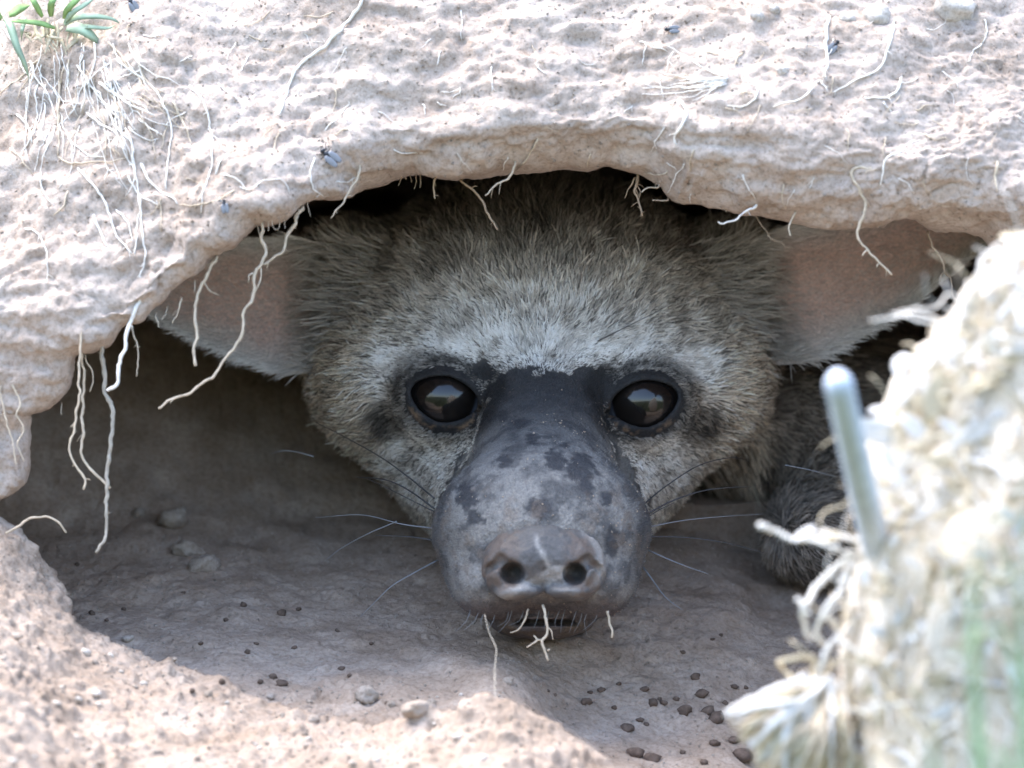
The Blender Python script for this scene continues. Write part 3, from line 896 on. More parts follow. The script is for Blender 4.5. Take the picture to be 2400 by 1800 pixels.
t_ = flow(FR, FN, np.array([1270.0, -120.0, 925.0]), 0.16)
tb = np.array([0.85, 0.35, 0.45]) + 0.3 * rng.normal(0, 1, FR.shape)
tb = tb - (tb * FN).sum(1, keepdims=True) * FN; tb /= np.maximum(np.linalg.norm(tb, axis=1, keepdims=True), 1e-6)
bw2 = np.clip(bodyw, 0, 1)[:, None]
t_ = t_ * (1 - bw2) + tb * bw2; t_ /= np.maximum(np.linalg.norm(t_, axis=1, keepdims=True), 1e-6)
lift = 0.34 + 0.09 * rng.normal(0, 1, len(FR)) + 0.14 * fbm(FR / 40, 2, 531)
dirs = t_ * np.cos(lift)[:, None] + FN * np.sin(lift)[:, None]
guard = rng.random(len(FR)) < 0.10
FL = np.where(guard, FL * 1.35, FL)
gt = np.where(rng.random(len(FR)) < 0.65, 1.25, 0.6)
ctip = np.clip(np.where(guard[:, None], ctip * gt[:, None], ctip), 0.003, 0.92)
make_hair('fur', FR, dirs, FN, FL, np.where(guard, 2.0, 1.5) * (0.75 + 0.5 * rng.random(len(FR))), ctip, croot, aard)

# short hair on the ears, longer along their rims and at the base
for (ev, euv), sgn, eo in (((ear_l, ear_l_uv), -1, ear_lo), ((ear_r, ear_r_uv), 1, ear_ro)):
    f = grid_faces(60, 34)
    en = vert_normals(ev, f); en = en * np.where(en[:, 1:2] > 0, -1, 1)
    NN = 11000
    k = rng.integers(0, len(f), NN)
    a, b = rng.random(NN)[:, None], rng.random(NN)[:, None]
    q_ = f[k]
    bl = lambda A: (A[q_[:, 0]] * (1 - a) + A[q_[:, 1]] * a) * (1 - b) + (A[q_[:, 3]] * (1 - a) + A[q_[:, 2]] * a) * b
    P_, U_ = bl(ev), bl(euv)
    N_ = en[q_[:, 0]]
    rim = sstep(0.62, 0.98, np.abs(U_[:, 1])); bas = 1 - sstep(0.08, 0.26, U_[:, 0])
    keep_ = rng.random(NN) < 0.35 + 0.65 * np.maximum(rim, bas)
    P_, U_, N_, rim, bas = P_[keep_], U_[keep_], N_[keep_], rim[keep_], bas[keep_]
    t = np.stack([np.full(len(P_), sgn * 1.0), 0 * P_[:, 0], 0.9 * U_[:, 1] * (1 if sgn < 0 else 1) * -sgn * -1], -1)
    t[:, 2] = 0.75 * np.sign(P_[:, 2] - np.interp(P_[:, 0] * sgn, np.sort(ev[:, 0] * sgn)[::60], np.full(len(np.sort(ev[:, 0])[::60]), 700.0))) * np.abs(U_[:, 1])
    t -= (t * N_).sum(1, keepdims=True) * N_; t /= np.maximum(np.linalg.norm(t, axis=1, keepdims=True), 1e-6)
    s_ = np.cross(N_, t); an = 0.25 * rng.normal(0, 1, len(P_)) + 0.3 * fbm(P_ / 50, 2, 601)
    t = t * np.cos(an)[:, None] + s_ * np.sin(an)[:, None]
    dr = t * 0.93 + N_ * 0.36
    c = np.array([0.70, 0.59, 0.55]) + (np.array([0.86, 0.84, 0.82]) - np.array([0.70, 0.59, 0.55])) * rim[:, None]
    c = c + (np.array([0.60, 0.55, 0.50]) - c) * bas[:, None]
    c = c * (0.7 + 0.5 * rng.random(len(P_)))[:, None]
    make_hair('ear_fur', P_, dr, N_, (16 + 30 * rim + 46 * bas) * (0.7 + 0.6 * rng.random(len(P_))), np.full(len(P_), 1.1), c, c * 0.75, eo)

# --- whiskers
M_whisk = plain_mat('whisker', (0.045, 0.045, 0.05), 0.35, 0.5, 0.2, 300)
M_whiskp = plain_mat('pale_whisker', (0.20, 0.21, 0.23), 0.35, 0.5, 0.15, 300)
def whisker(pts, r, pale=False):
    """pts: (px, py, Y)"""
    ln = smooth_line([(x, y, d_) for x, y, d_ in pts], 14)
    w = np.array([at(a_, b_, c_ + AY) for a_, b_, c_ in ln])
    rad = np.linspace(r, r * 0.3, len(w)) * S
    v, f = tube_geo(w, rad, 5)
    mesh_obj('whisker', v, f, M_whiskp if pale else M_whisk, aard)
W_ = [([(1018, 1168, -180), (960, 1120, -120), (890, 1070, -60), (800, 1020, 20), (740, 990, 60)], 2.2, 0),
      ([(1018, 1192, -180), (960, 1150, -130), (905, 1125, -90), (835, 1118, -20)], 2.5, 0),
      ([(1020, 1200, -180), (950, 1165, -140), (880, 1130, -80), (860, 1122, -60)], 1.8, 0),
      ([(1012, 1238, -200), (940, 1228, -180), (850, 1207, -120), (740, 1213, -60)], 1.9, 1),
      ([(930, 1222, -170), (860, 1252, -130), (800, 1285, -90), (765, 1312, -70)], 1.9, 1),
      ([(1015, 1266, -230), (960, 1258, -210), (880, 1255, -190)], 2.2, 0),
      ([(1028, 1312, -260), (975, 1340, -280), (920, 1372, -290), (885, 1405, -280), (845, 1445, -270)], 2.2, 1),
      ([(735, 1070, 120), (700, 1060, 130), (665, 1056, 130), (635, 1063, 120)], 1.6, 1),
      ([(1505, 1185, -180), (1560, 1140, -130), (1640, 1090, -80), (1720, 1072, -40), (1755, 1082, -20)], 2.2, 0),
      ([(1518, 1204, -190), (1580, 1172, -150), (1660, 1148, -110), (1760, 1140, -70)], 2.4, 0),
      ([(1520, 1210, -190), (1545, 1195, -170), (1580, 1178, -150)], 1.6, 0),
      ([(1522, 1235, -200), (1600, 1220, -170), (1700, 1210, -120), (1790, 1205, -60)], 1.6, 1),
      ([(1524, 1258, -210), (1610, 1260, -190), (1700, 1272, -170), (1790, 1295, -150)], 2.1, 0),
      ([(1520, 1290, -240), (1560, 1308, -250), (1610, 1328, -260), (1660, 1345, -270)], 2.4, 1),
      ([(1508, 1330, -260), (1530, 1360, -270), (1560, 1400, -280), (1600, 1430, -280)], 2.3, 1),
      ([(1840, 1090, 0), (1900, 1102, -10), (1960, 1118, -20)], 1.6, 1),
      ([(1400, 800, 60), (1470, 765, 60), (1540, 730, 90), (1590, 700, 110)], 1.6, 0)]
for a_, b_, c_ in W_: whisker(a_, b_, c_)
for k in range(16):                                                         # bristles on the lip and chin
    x0 = 1105 + 20 * k + random.uniform(-8, 8)
    whisker([(x0, 1432 + random.uniform(-4, 6), -430), (x0 - 8 + random.uniform(-9, 4), 1455, -435), (x0 - 16 + random.uniform(-22, 14), 1470 + random.uniform(-6, 26), -435)], 1.1, 1)

# crumbs of earth sticking to the muzzle
def mz_dens(c, n_):
    px, Y, py = c.T
    return ((poly_sd(px, py, bare) < -8) & (Y < 60) & (py > 900) & (py < 1440) & (n_[:, 1] < 0.2)) * (0.15 + np.clip(fbm(c / 60, 2, 811) + 0.2, 0, 1) + 0.5 * (np.abs(px - 1480) < 60))
CP, CN = sample(bv, bn, bq, mz_dens, 420)
tv = np.array([(1, 1, 1), (-1, -1, 1), (-1, 1, -1), (1, -1, -1), (0, 0, 1.4), (1.3, 0, 0)], float)
tf = [(0, 4, 5), (4, 1, 5), (1, 3, 5), (3, 0, 5), (0, 2, 4), (2, 1, 4), (0, 3, 2), (1, 2, 3)]
prt = []
for k in range(len(CP)):
    Q, _ = np.linalg.qr(rng.normal(0, 1, (3, 3)))
    r_ = rng.choice([1.0, 1.3, 1.7, 2.4, 3.4], p=[.3, .3, .22, .13, .05])
    prt.append((OA(CP[k, 0], CP[k, 2], CP[k, 1]) + tv @ Q * r_ * S * 0.8, tf))
dirt = mesh_obj('dirt', *merge(prt), plain_mat('muzzle_dirt', (0.42, 0.34, 0.27), 0.95, 0.1, 0.3, 900), aard)
dirt['kind'] = 'stuff'

# sparse velvet of very short hairs on the bare muzzle
def vel_dens(c, n_):
    px, Y, py = c.T
    return ((poly_sd(px, py, bare) < 10) & (Y < 150) & (py > 860) & (py < 1440) & (n_[:, 1] < 0.4)) * (0.25 + sstep(140, 240, np.abs(px - 1268)) + sstep(1000, 900, py)) * (ell(px, py, 1272, 1315, 160, 90) > 1) * (ell(px, py, EL[0], EL[2], 95, 75) > 1) * (ell(px, py, ER[0], ER[2], 95, 75) > 1)
VP, VN = sample(bv, bn, bq, vel_dens, 15000)
vt = VP - np.array([1270.0, -700.0, 1300.0]); vt = vt - (vt * VN).sum(1, keepdims=True) * VN
vt /= np.maximum(np.linalg.norm(vt, axis=1, keepdims=True), 1e-6)
vc = skin_cols(VP) * (0.8 + 0.8 * rng.random(len(VP)))[:, None] + 0.004
make_hair('muzzle_velvet', VP, vt * 0.86 + VN * 0.5 + 0.15 * rng.normal(0, 1, VP.shape), VN, 5 + 6 * rng.random(len(VP)), np.full(len(VP), 0.7), vc * 0.9, vc * 0.8, aard, npt=3)

# pale tufts growing from the temples over the ear openings
for sgn, jx, eo in ((-1, 752.0, ear_lo), (1, 1782.0, ear_ro)):
    NT = 800
    tz = rng.uniform(560, 860, NT); bulge = 34 * np.sqrt(np.clip(1 - ((tz - 720) / 190) ** 2, 0, 1))
    R_ = np.stack([jx + sgn * (bulge - 40) - sgn * rng.random(NT) * 130 + 8 * rng.normal(0, 1, NT), 330 + 150 * rng.random(NT), tz], -1)
    Dn = np.stack([np.full(NT, sgn * 0.9), -0.28 + 0 * tz, (tz - 705) / 420 + 0.12 * rng.normal(0, 1, NT)], -1)
    Dn /= np.linalg.norm(Dn, axis=1, keepdims=True)
    Nn = np.tile(np.array([0.1 * sgn, -0.98, 0.0]), (NT, 1))
    cc_ = np.array([0.66, 0.62, 0.575]) * (0.55 + 0.6 * rng.random(NT))[:, None]
    make_hair('ear_tuft', R_, Dn, Nn, rng.uniform(35, 105, NT), np.full(NT, 1.3), cc_, cc_ * 0.5, eo, droop=0.0)
# ================================================================ ROOTS, GRASS AND DRY PLANT MATTER
def root_geo(line, r, r_end=None, wig=1.0, sides=6, knots=True):
    """line: (n,3) metres at about even spacing"""
    p = np.asarray(line, float); n_ = len(p)
    s_ = rng.integers(0, 10000)
    nz = np.stack([fbm(p / S / 16 + s_, 2, 700 + k) for k in range(3)], -1) * wig * S * 3.0
    nz[0] *= 0.2
    rad = 0.88 * np.linspace(r, r_end if r_end is not None else r * 0.5, n_) * S
    if knots: rad = rad * (1 + 0.22 * fbm(p / S / 9 + s_, 2, 707))
    return tube_geo(p + nz, rad, sides)

def hairs_on(line, r, count, length):
    """tiny rootlets standing off a root"""
    out = []
    for _ in range(count):
        k = rng.integers(1, len(line) - 1)
        d_ = rng.normal(0, 1, 3); d_ /= np.linalg.norm(d_)
        Lh = length * S * (0.5 + rng.random())
        pts = line[k] + np.linspace(0, 1, 4)[:, None] * d_ * Lh + np.array([0, 0, -0.35 * Lh]) * (np.linspace(0, 1, 4) ** 2)[:, None]
        out.append(tube_geo(pts, np.linspace(max(0.9, r * 0.3), 0.5, 4) * S, 4))
    return out

def hanging(pts, r, label, mat=None, Y=None, group=None, r_end=None, branches=(), hairs=4, name='root', wig=1.0, Yend=None, anchor=True):
    """a root hanging from the lip: pts are seen positions; it leaves the bank at its first point"""
    p0 = on_bank(pts[0][0], pts[0][1]) if anchor else None
    Y0 = (p0[1] / S) if p0 is not None else (Y if Y is not None else -330)
    if Y is not None and p0 is None: Y0 = Y
    yl = float(np.interp(pts[0][0], LIPX, LIPY)) - 20
    if Y0 > yl:
        Y0 = yl; p0 = at(pts[0][0], pts[0][1], Y0)
    Y1 = Yend if Yend is not None else Y0 - 25
    n_ = len(pts)
    ln = smooth_line([(x, y, Y0 + (Y1 - Y0) * k / max(1, n_ - 1)) for k, (x, y) in enumerate(pts)], 7)
    w = np.array([at(*q_) for q_ in ln])
    if p0 is not None:                                     # start inside the soil
        w = np.vstack([p0 + np.array([0, 14 * S, 6 * S]), w])
    parts = [root_geo(w, r, r_end, wig)]
    parts += hairs_on(w, r, hairs, 14)
    root_o = mesh_obj(name, *merge(parts), mat or M_root)
    tag(root_o, label, 'root', group)
    for b, rb in branches:
        q0 = np.array(b[0], float)
        k = np.argmin(np.hypot(ln[:, 0] - q0[0], ln[:, 1] - q0[1]))
        Yb = ln[k, 2]
        lb = smooth_line([(x, y, Yb - 4 * i) for i, (x, y) in enumerate(b)], 6)
        wb = np.array([at(*q_) for q_ in lb])
        mesh_obj('branch_root', *root_geo(wb, rb, rb * 0.5, wig * 0.7), mat or M_root, root_o)
    return root_o

LIPX = np.sort(ex); LIPY = Ye[np.argsort(ex)]
G1 = 'roots hanging from the lip of the burrow'
hanging([(616, 522), (613, 556), (622, 579), (621, 599), (611, 622), (599, 640), (597, 684), (584, 714), (570, 739), (569, 773), (553, 807), (527, 840), (502, 878), (468, 902), (437, 925), (401, 938), (371, 956)],
        4.6, 'longest pale root sweeping left in front of the aardwolf ear', group=G1, r_end=3.2,
        branches=[([(611, 622), (613, 640), (609, 660), (599, 683)], 2.2), ([(598, 638), (583, 645), (581, 661)], 2.2)], Yend=-480)
hanging([(708, 490), (697, 503), (692, 523), (676, 546), (668, 561), (663, 589), (641, 604), (618, 622)], 5.2, 'bent beige root with a sharp elbow beside the dark crown fur', group=G1, r_end=3)
hanging([(508, 606), (478, 657), (460, 700), (457, 733), (459, 771), (460, 791), (455, 817), (457, 856)], 4.2, 'straight pale root hanging in front of the pink ear', group=G1, r_end=4.4,
        branches=[([(478, 657), (490, 680), (512, 690)], 1.6)])
hanging([(424, 703), (421, 712), (412, 741), (402, 756)], 2.2, 'tiny pale rootlet at the ear tip under the bank', group=G1, hairs=1)
hanging([(327, 650), (327, 701), (308, 748), (295, 781), (293, 819), (278, 857), (276, 895), (249, 916)], 6.2, 'thick white root zigzagging down from the bank edge', M_rootw, group=G1, r_end=4.4, Yend=-520)
hanging([(238, 815), (245, 874), (245, 921), (262, 950), (264, 992), (257, 1064), (251, 1127), (249, 1191), (249, 1254), (236, 1279), (224, 1296)], 6.6, 'thickest grey root hanging almost to the den floor', M_rootg, group=G1, r_end=4.2, hairs=8)
hanging([(192, 781), (186, 853), (186, 933), (175, 992), (165, 1056), (181, 1094), (200, 1123), (195, 1146)], 3.1, 'slender crooked root with hooked tip beside the thick grey root', group=G1, r_end=2.8, hairs=7)
hanging([(194, 828), (196, 895), (192, 980), (195, 1022), (190, 1056), (200, 1081), (228, 1115), (260, 1144)], 3.6, 'pale root whose end crosses the thick grey root', group=G1, r_end=4, hairs=7, Yend=-420)
hanging([(308, 760), (310, 771), (319, 802), (324, 845), (319, 883)], 2.6, 'thin wiry root just right of the white zigzag root', group=G1, hairs=4)
hanging([(200, 832), (203, 845), (219, 874), (211, 916)], 2.3, 'short thin root curling between two crooked roots', group=G1, hairs=2)
hanging([(0, 905), (8, 963), (25, 1018), (38, 1094)], 2.8, 'straight root lying on the low left wall', group=G1, hairs=3)
hanging([(27, 900), (46, 937), (40, 971), (55, 1005), (40, 1039), (59, 1083)], 2.6, 'zigzag root lying on the low left wall', group=G1, hairs=5)
hanging([(845, 385), (838, 420), (826, 439), (806, 474), (776, 509)], 3.4, 'pale root crossing the step in the lip', group=G1)
hanging([(1020, 416), (1018, 424), (1016, 445), (1020, 465)], 3.1, 'stubby root hanging alone over the dark crown', group=G1, hairs=3)
hanging([(1083, 420), (1085, 427), (1117, 453), (1138, 489), (1167, 536)], 3.9, 'root slanting right over the dark crown fur', M_rootb, group=G1, r_end=3,
        branches=[([(1104, 442), (1112, 436), (1120, 437)], 1.8)])
hanging([(1207, 380), (1205, 392), (1191, 418), (1161, 436), (1138, 459)], 3.5, 'root slanting left over the dark crown fur', group=G1)
hanging([(1494, 408), (1490, 450), (1499, 480), (1505, 506)], 4.6, 'brown root tassel hanging at the notch of the lip', M_rootb, group=G1, r_end=2.2, hairs=10,
        branches=[([(1490, 418), (1484, 424), (1464, 465)], 2.3), ([(1492, 430), (1500, 452), (1496, 470)], 2.0)])
hanging([(1566, 470), (1547, 470), (1529, 469)], 2.0, 'thin straight rootlet sticking sideways out of the notch', group=G1, hairs=0, wig=0.3)
hanging([(1545, 432), (1541, 440), (1520, 441), (1504, 449)], 2.6, 'short curled rootlet at the notch of the lip', group=G1, hairs=2)
hanging([(1775, 480), (1770, 486), (1744, 498), (1720, 515), (1695, 523), (1685, 519)], 3.6, 'white hooked root under the overhanging right lip', M_rootw, group=G1, hairs=2)
hanging([(1864, 497), (1862, 502), (1850, 529), (1855, 555)], 3.0, 'short root dangling over the right ear base', group=G1, hairs=1)
hanging([(2041, 395), (2008, 391), (1996, 403), (2017, 447), (2029, 484), (2015, 525), (2010, 553), (2032, 586), (2061, 614), (2089, 645)], 5.0, 'long crooked root dangling over the pink right ear', group=G1, hairs=8, Yend=-470,
        branches=[([(2032, 586), (2025, 590), (2021, 600)], 2.6), ([(2061, 614), (2055, 620), (2053, 625)], 2.4)])
hanging([(2175, 548), (2179, 559), (2195, 590), (2210, 614), (2214, 637), (2230, 657), (2232, 692), (2253, 712)], 2.7, 'faint brown root before the right ear tip', M_rootb, group=G1, hairs=4,
        branches=[([(2214, 637), (2206, 645), (2203, 660)], 1.8)])
hanging([(1775, 508), (1783, 524), (1807, 555), (1830, 567), (1844, 584)], 1.6, 'hair thin root curving across the right ear base', M_rootb, group=G1, hairs=0)
for x, y in ((939, 421), (962, 417), (975, 418), (985, 419), (722, 484), (700, 498), (640, 524), (655, 525), (668, 520), (630, 527), (603, 533), (456, 668), (366, 744), (143, 955), (390, 728)):
    ang = random.uniform(-0.6, 0.4)
    Lx = random.uniform(10, 26)
    hanging([(x, y - 6), (x + 0.3 * Lx * ang, y + Lx * 0.5), (x + Lx * ang, y + Lx)], random.uniform(1.3, 2.2), 'stub of a fine rootlet poking from the lip edge', group='rootlet stubs along the lip edge', hairs=0)
o = on_ground(42, 1236)
arch = smooth_line([(14, 1250, -420), (42, 1233, -430), (76, 1214, -440), (105, 1211, -440), (131, 1220, -440), (156, 1246, -440)], 7)
tag(mesh_obj('root', *root_geo(np.array([at(*q_) for q_ in arch]), 3.2, 2.6), M_root), 'pale root arching out of the low left bank', 'root', G1)

# --- roots lying on the face of the bank
def surf_line(pts, lift, step=9):
    ln = smooth_line(pts, step); out = []
    for x, y in ln:
        h_ = on_bank(x, y, lift)
        if h_ is not None: out.append(h_)
    if len(out) < 3: return None
    out = np.array(out)
    dd = np.linalg.norm(np.diff(out, axis=0), axis=1)
    ok = np.concatenate([[True], dd < 60 * S])
    if not ok.all(): out = out[:max(3, int(np.argmin(ok)))]
    k = np.array([0.25, 0.5, 0.25])
    sm = out.copy()
    for c in range(3): sm[1:-1, c] = np.convolve(out[:, c], k, 'valid')
    sm[:, 1] = np.minimum(sm[:, 1], out[:, 1] + 2 * S)
    return sm
def surf_root(pts, r, label, group, mat=None, r_end=None, parent=None, name='root', hairs=3, lift=None):
    w = surf_line(pts, lift if lift is not None else r * 0.6 + random.uniform(0, 3))
    if w is None: return None
    w[0] += np.array([0, 10 * S, 0]); w[-1] += np.array([0, 6 * S, 0])
    o = mesh_obj(name, *merge([root_geo(w, r, r_end)] + hairs_on(w, r, hairs, 12)), mat or M_rootw, parent)
    if parent is None: tag(o, label, 'root', group)
    return o
Z = lambda L_: [(a / 2.37, b / 2.37) for a, b in L_]
G2 = 'fine roots clinging to the bank face'
surf_root([(862, -30), (850, 0), (825, 40), (797, 72), (759, 110), (700, 156), (675, 203), (654, 274)], 5.0, 'long solitary white root running diagonally down the bank face', G2, r_end=3)
surf_root([(1262, 320), (1240, 360), (1213, 395), (1160, 440)][:3], 3.2, 'short forked root just above the lip centre', G2, M_root)
surf_root([(1940, 40), (1935, 110), (1940, 150), (1930, 185)], 6.0, 'thick white root stub under the upper right stones', G2, r_end=2.5)
surf_root([(2095, 60), (2080, 120), (2060, 160), (2000, 190), (1950, 218)], 3.4, 'white root curving left below the large pale stone', G2)
surf_root([(2112, 180), (2105, 215), (2070, 232), (2020, 228)], 4.0, 'white hooked root on the right bank face', G2)
surf_root([(1592, 235), (1612, 268), (1600, 290), (1580, 320), (1586, 340)], 4.4, 'white bent root above the overhanging right lip', G2, r_end=3)
surf_root([(1630, 345), (1618, 375), (1618, 402)], 3.2, 'short root with dark tip near the right lip', G2, M_root)
surf_root([(2120, 350), (2080, 370), (2068, 410), (2060, 438)], 3.6, 'pale root bending down the right bank face', G2)
surf_root([(2338, 380), (2332, 420), (2340, 450)], 5.0, 'stout root in the dark hole at the far right', G2, M_root)
surf_root([(1776, 200), (1775, 225), (1745, 248), (1700, 248)], 3.0, 'thin root looping along the upper right bank', G2)
surf_root([(1920, 190), (1890, 225), (1850, 240), (1810, 250)], 3.0, 'thin root branching left on the upper right bank', G2)
tuftG = 'matted roots below the green grass tuft'
TLM = [(90, 130, 'right under the green grass tuft'), (40, 330, 'left of the mat of grass roots'), (180, 260, 'in the middle of the mat of grass roots'), (330, 230, 'at the right fringe of the grass root mat'), (480, 330, 'well right of the grass root mat'),
       (120, 480, 'below the mat, over the low left wall'), (300, 520, 'above the white zigzag root'), (560, 420, 'near the black fly above the lip'), (730, 380, 'below the pale winged fly')]
def tuft_label(pts, mat_):
    x0, y0 = np.mean([q_[0] for q_ in pts]), np.mean([q_[1] for q_ in pts])
    return 'fine %s root %s' % ('white' if mat_ is M_rootw else 'cream', min(TLM, key=lambda t_: (t_[0] - x0) ** 2 + (t_[1] - y0) ** 2)[2])
mat_roots = [[(330, 430), (330, 600), (325, 800), (330, 870)], [(470, 440), (580, 560), (640, 700), (730, 790), (740, 900), (760, 1050), (780, 1150), (760, 1290), (750, 1420)],
    [(650, 330), (760, 420), (870, 510), (930, 640), (950, 760), (930, 900), (920, 1060)], [(560, 460), (700, 560), (850, 650)], [(960, 560), (1020, 680), (1050, 760), (1060, 810)],
    [(1050, 480), (1130, 560), (1170, 700), (1180, 850), (1160, 1000), (1130, 1060), (1120, 1190)], [(480, 620), (560, 690), (640, 730), (700, 860), (760, 950)],
    [(780, 900), (830, 1000), (900, 1070), (980, 1110), (1000, 1135)], [(330, 870), (400, 910), (500, 900), (600, 905), (700, 880)],
    [(430, 930), (520, 1030), (590, 1130), (630, 1270), (700, 1370), (740, 1420)], [(520, 1190), (560, 1300), (600, 1380)], [(100, 640), (160, 720), (180, 800)],
    [(60, 830), (130, 900), (190, 980)], [(130, 1270), (210, 1290), (260, 1400), (270, 1500), (262, 1570)], [(1320, 1040), (1400, 1055), (1470, 1000), (1530, 995), (1580, 1010), (1610, 1080)],
    [(1745, 870), (1720, 960), (1735, 1050), (1790, 1085)], [(1310, 1050), (1230, 1105), (1130, 1135), (1000, 1135)], [(20, 130), (80, 260), (130, 380), (165, 440)],
    [(170, 340), (200, 450), (260, 510), (300, 600), (325, 680)], [(770, 660), (830, 710), (910, 750)], [(890, 1090), (900, 1200), (895, 1290)], [(370, 760), (430, 820), (500, 870), (600, 870)],
    [(380, 340), (380, 480), (410, 600), (440, 650)], [(230, 960), (240, 1060), (300, 1150)], [(380, 1060), (360, 1140), (300, 1195)], [(780, 1100), (790, 1300), (810, 1380), (770, 1550)],
    [(1200, 980), (1220, 900), (1260, 860)], [(1800, 740), (1880, 650), (1960, 560)], [(1525, 850), (1530, 760), (1570, 730)], [(640, 1160), (700, 1220), (740, 1340)], [(700, 960), (760, 1060), (800, 1100), (900, 1140)]]
for k, L_ in enumerate(mat_roots):
    mm_ = M_rootw if k % 4 else M_root
    surf_root(Z(L_), random.uniform(2.6, 4.6) if k < 12 else random.uniform(2.0, 3.2), tuft_label(Z(L_), mm_), tuftG, mm_)
for k in range(70):                                          # more of the mat
    x0, y0 = random.uniform(60, 330), random.uniform(95, 300)
    a = math.radians(90 - (x0 - 130) * 0.16 + random.uniform(-22, 22)); Lr = random.uniform(60, 190)
    pts = [(x0, y0)]
    for j in range(5):
        a += random.uniform(-0.35, 0.35)
        pts.append((pts[-1][0] + math.cos(a) * Lr / 5, pts[-1][1] + math.sin(a) * Lr / 5))
    mm_ = M_rootw if random.random() < 0.7 else M_root
    surf_root(pts, random.uniform(1.3, 2.8), tuft_label(pts, mm_), tuftG, mm_, hairs=2)
scatL = 'stray fine rootlet on the pale bank face'
scatG = 'stray rootlets on the bank face'
LMK = [(330, 150, 'beside the matted grass roots'), (750, 110, 'beside the long diagonal root'), (560, 420, 'near the black fly above the lip'), (790, 350, 'near the pale winged fly'), (1150, 350, 'just over the lip centre'), (1150, 120, 'high above the lip centre'),
       (1500, 380, 'near the notch of the lip'), (1600, 130, 'around the fan of fine roots'), (1950, 100, 'around the thick white root stub'), (2230, 60, 'below the largest pale stone'), (2040, 400, 'around the long crooked root'), (1780, 430, 'over the white hooked root'), (2340, 350, 'around the dark hole')]
for k in range(120):
    x0, y0 = random.uniform(250, 2390), random.uniform(5, 470)
    a = random.uniform(0.2, 2.9); Lr = random.uniform(25, 90); pts = [(x0, y0)]
    for j in range(4):
        a += random.uniform(-0.6, 0.6)
        pts.append((pts[-1][0] + math.cos(a) * Lr / 4, pts[-1][1] + math.sin(a) * Lr / 4))
    lm = min(LMK, key=lambda t_: (t_[0] - x0) ** 2 + (t_[1] - y0) ** 2)[2]
    white_ = random.random() < 0.55
    surf_root(pts, random.uniform(1.0, 2.4), 'stray fine %s rootlet on the bank %s' % ('white' if white_ else 'cream', lm), scatG, M_rootw if white_ else M_root, hairs=1)
fanL = 'fine root in the fan spreading over the upper right bank'
for k in range(16):                                          # fan of fine roots
    a = math.radians(random.uniform(150, 235)); Lr = random.uniform(80, 210); pts = [(1700 + random.uniform(-12, 12), 190 + random.uniform(-10, 14))]
    for j in range(4):
        a += random.uniform(-0.22, 0.1)
        pts.append((pts[-1][0] + math.cos(a) * Lr / 4, pts[-1][1] - math.sin(a) * Lr / 4 * 0.7 + 4))
    surf_root(pts, random.uniform(1.2, 2.2), fanL, 'fan of fine roots', M_rootw, hairs=1, lift=5)

# --- grass
def blade_geo(pts, w0, fold=0.25):
    """pts metres (n,3): a folded tapering leaf with thickness"""
    p = np.asarray(pts, float); n_ = len(p)
    t = np.gradient(p, axis=0); t /= np.linalg.norm(t, axis=1, keepdims=True)
    sd = np.cross(t, np.array([0.15, -1.0, 0.25])); sd /= np.maximum(np.linalg.norm(sd, axis=1, keepdims=True), 1e-9)
    nm = np.cross(sd, t)
    s_ = np.linspace(0, 1, n_); w = w0 * np.minimum(1, 0.45 + 2.2 * s_) * (1 - s_ ** 2.2) + 0.4 * S
    th = 0.10 * w + 0.6 * S
    L1 = p - sd * w[:, None]; R1 = p + sd * w[:, None]; Md = p - nm * (fold * w)[:, None]; Bk = Md - nm * th[:, None]
    v = np.stack([L1, Md, R1, Bk], 1).reshape(-1, 3); f = []
    for i in range(n_ - 1):
        for k in range(4):
            k2 = (k + 1) % 4
            f.append((i * 4 + k, i * 4 + k2, (i + 1) * 4 + k2, (i + 1) * 4 + k))
    f += [(3, 2, 1, 0), ((n_ - 1) * 4, (n_ - 1) * 4 + 1, (n_ - 1) * 4 + 2, (n_ - 1) * 4 + 3)]
    return v, f
base = on_bank(140, 60); YB = base[1] / S
tuft = empty('grass_tuft', base)
tag(tuft, 'small green grass tuft growing on top of the pale bank', 'grass')
def child_mesh(name, geo, mat, parent):
    v, f = geo
    return mesh_obj(name, np.asarray(v) - np.array(parent.location), f, mat, parent)
BL = [([(150, 58), (175, 42), (215, 38), (262, 44), (290, 62)], 8, 1), ([(155, 66), (185, 66), (215, 84), (245, 112)], 15, 1), ([(130, 66), (95, 55), (50, 50), (5, 48)], 7, 0),
      ([(10, 40), (24, 60), (40, 110), (58, 150), (68, 185)], 10, 1), ([(20, 35), (50, 18), (70, 12)], 13, 0), ([(120, 40), (122, 5), (150, -30)], 9, 0), ([(150, 45), (160, 20), (190, -10), (210, -40)], 8, 0),
      ([(100, 40), (80, 5), (60, -30)], 8, 0), ([(60, 40), (52, 70), (50, 96)], 5, 1), ([(150, 55), (170, 30), (200, 10), (240, -20)], 7, 1), ([(165, 64), (200, 62), (250, 66), (272, 58)], 6, 1), ([(5, 45), (-20, 20), (-50, 10)], 10, 0)]
for pts, w_, pale in BL:
    ln = smooth_line([(x, y, YB - 30 - 45 * math.sin(math.pi * k / (len(pts) - 1)) ) for k, (x, y) in enumerate(pts)], 8)
    child_mesh('blade', blade_geo(np.array([at(*q_) for q_ in ln]), w_ * S), M_grassp if pale else M_grass, tuft)
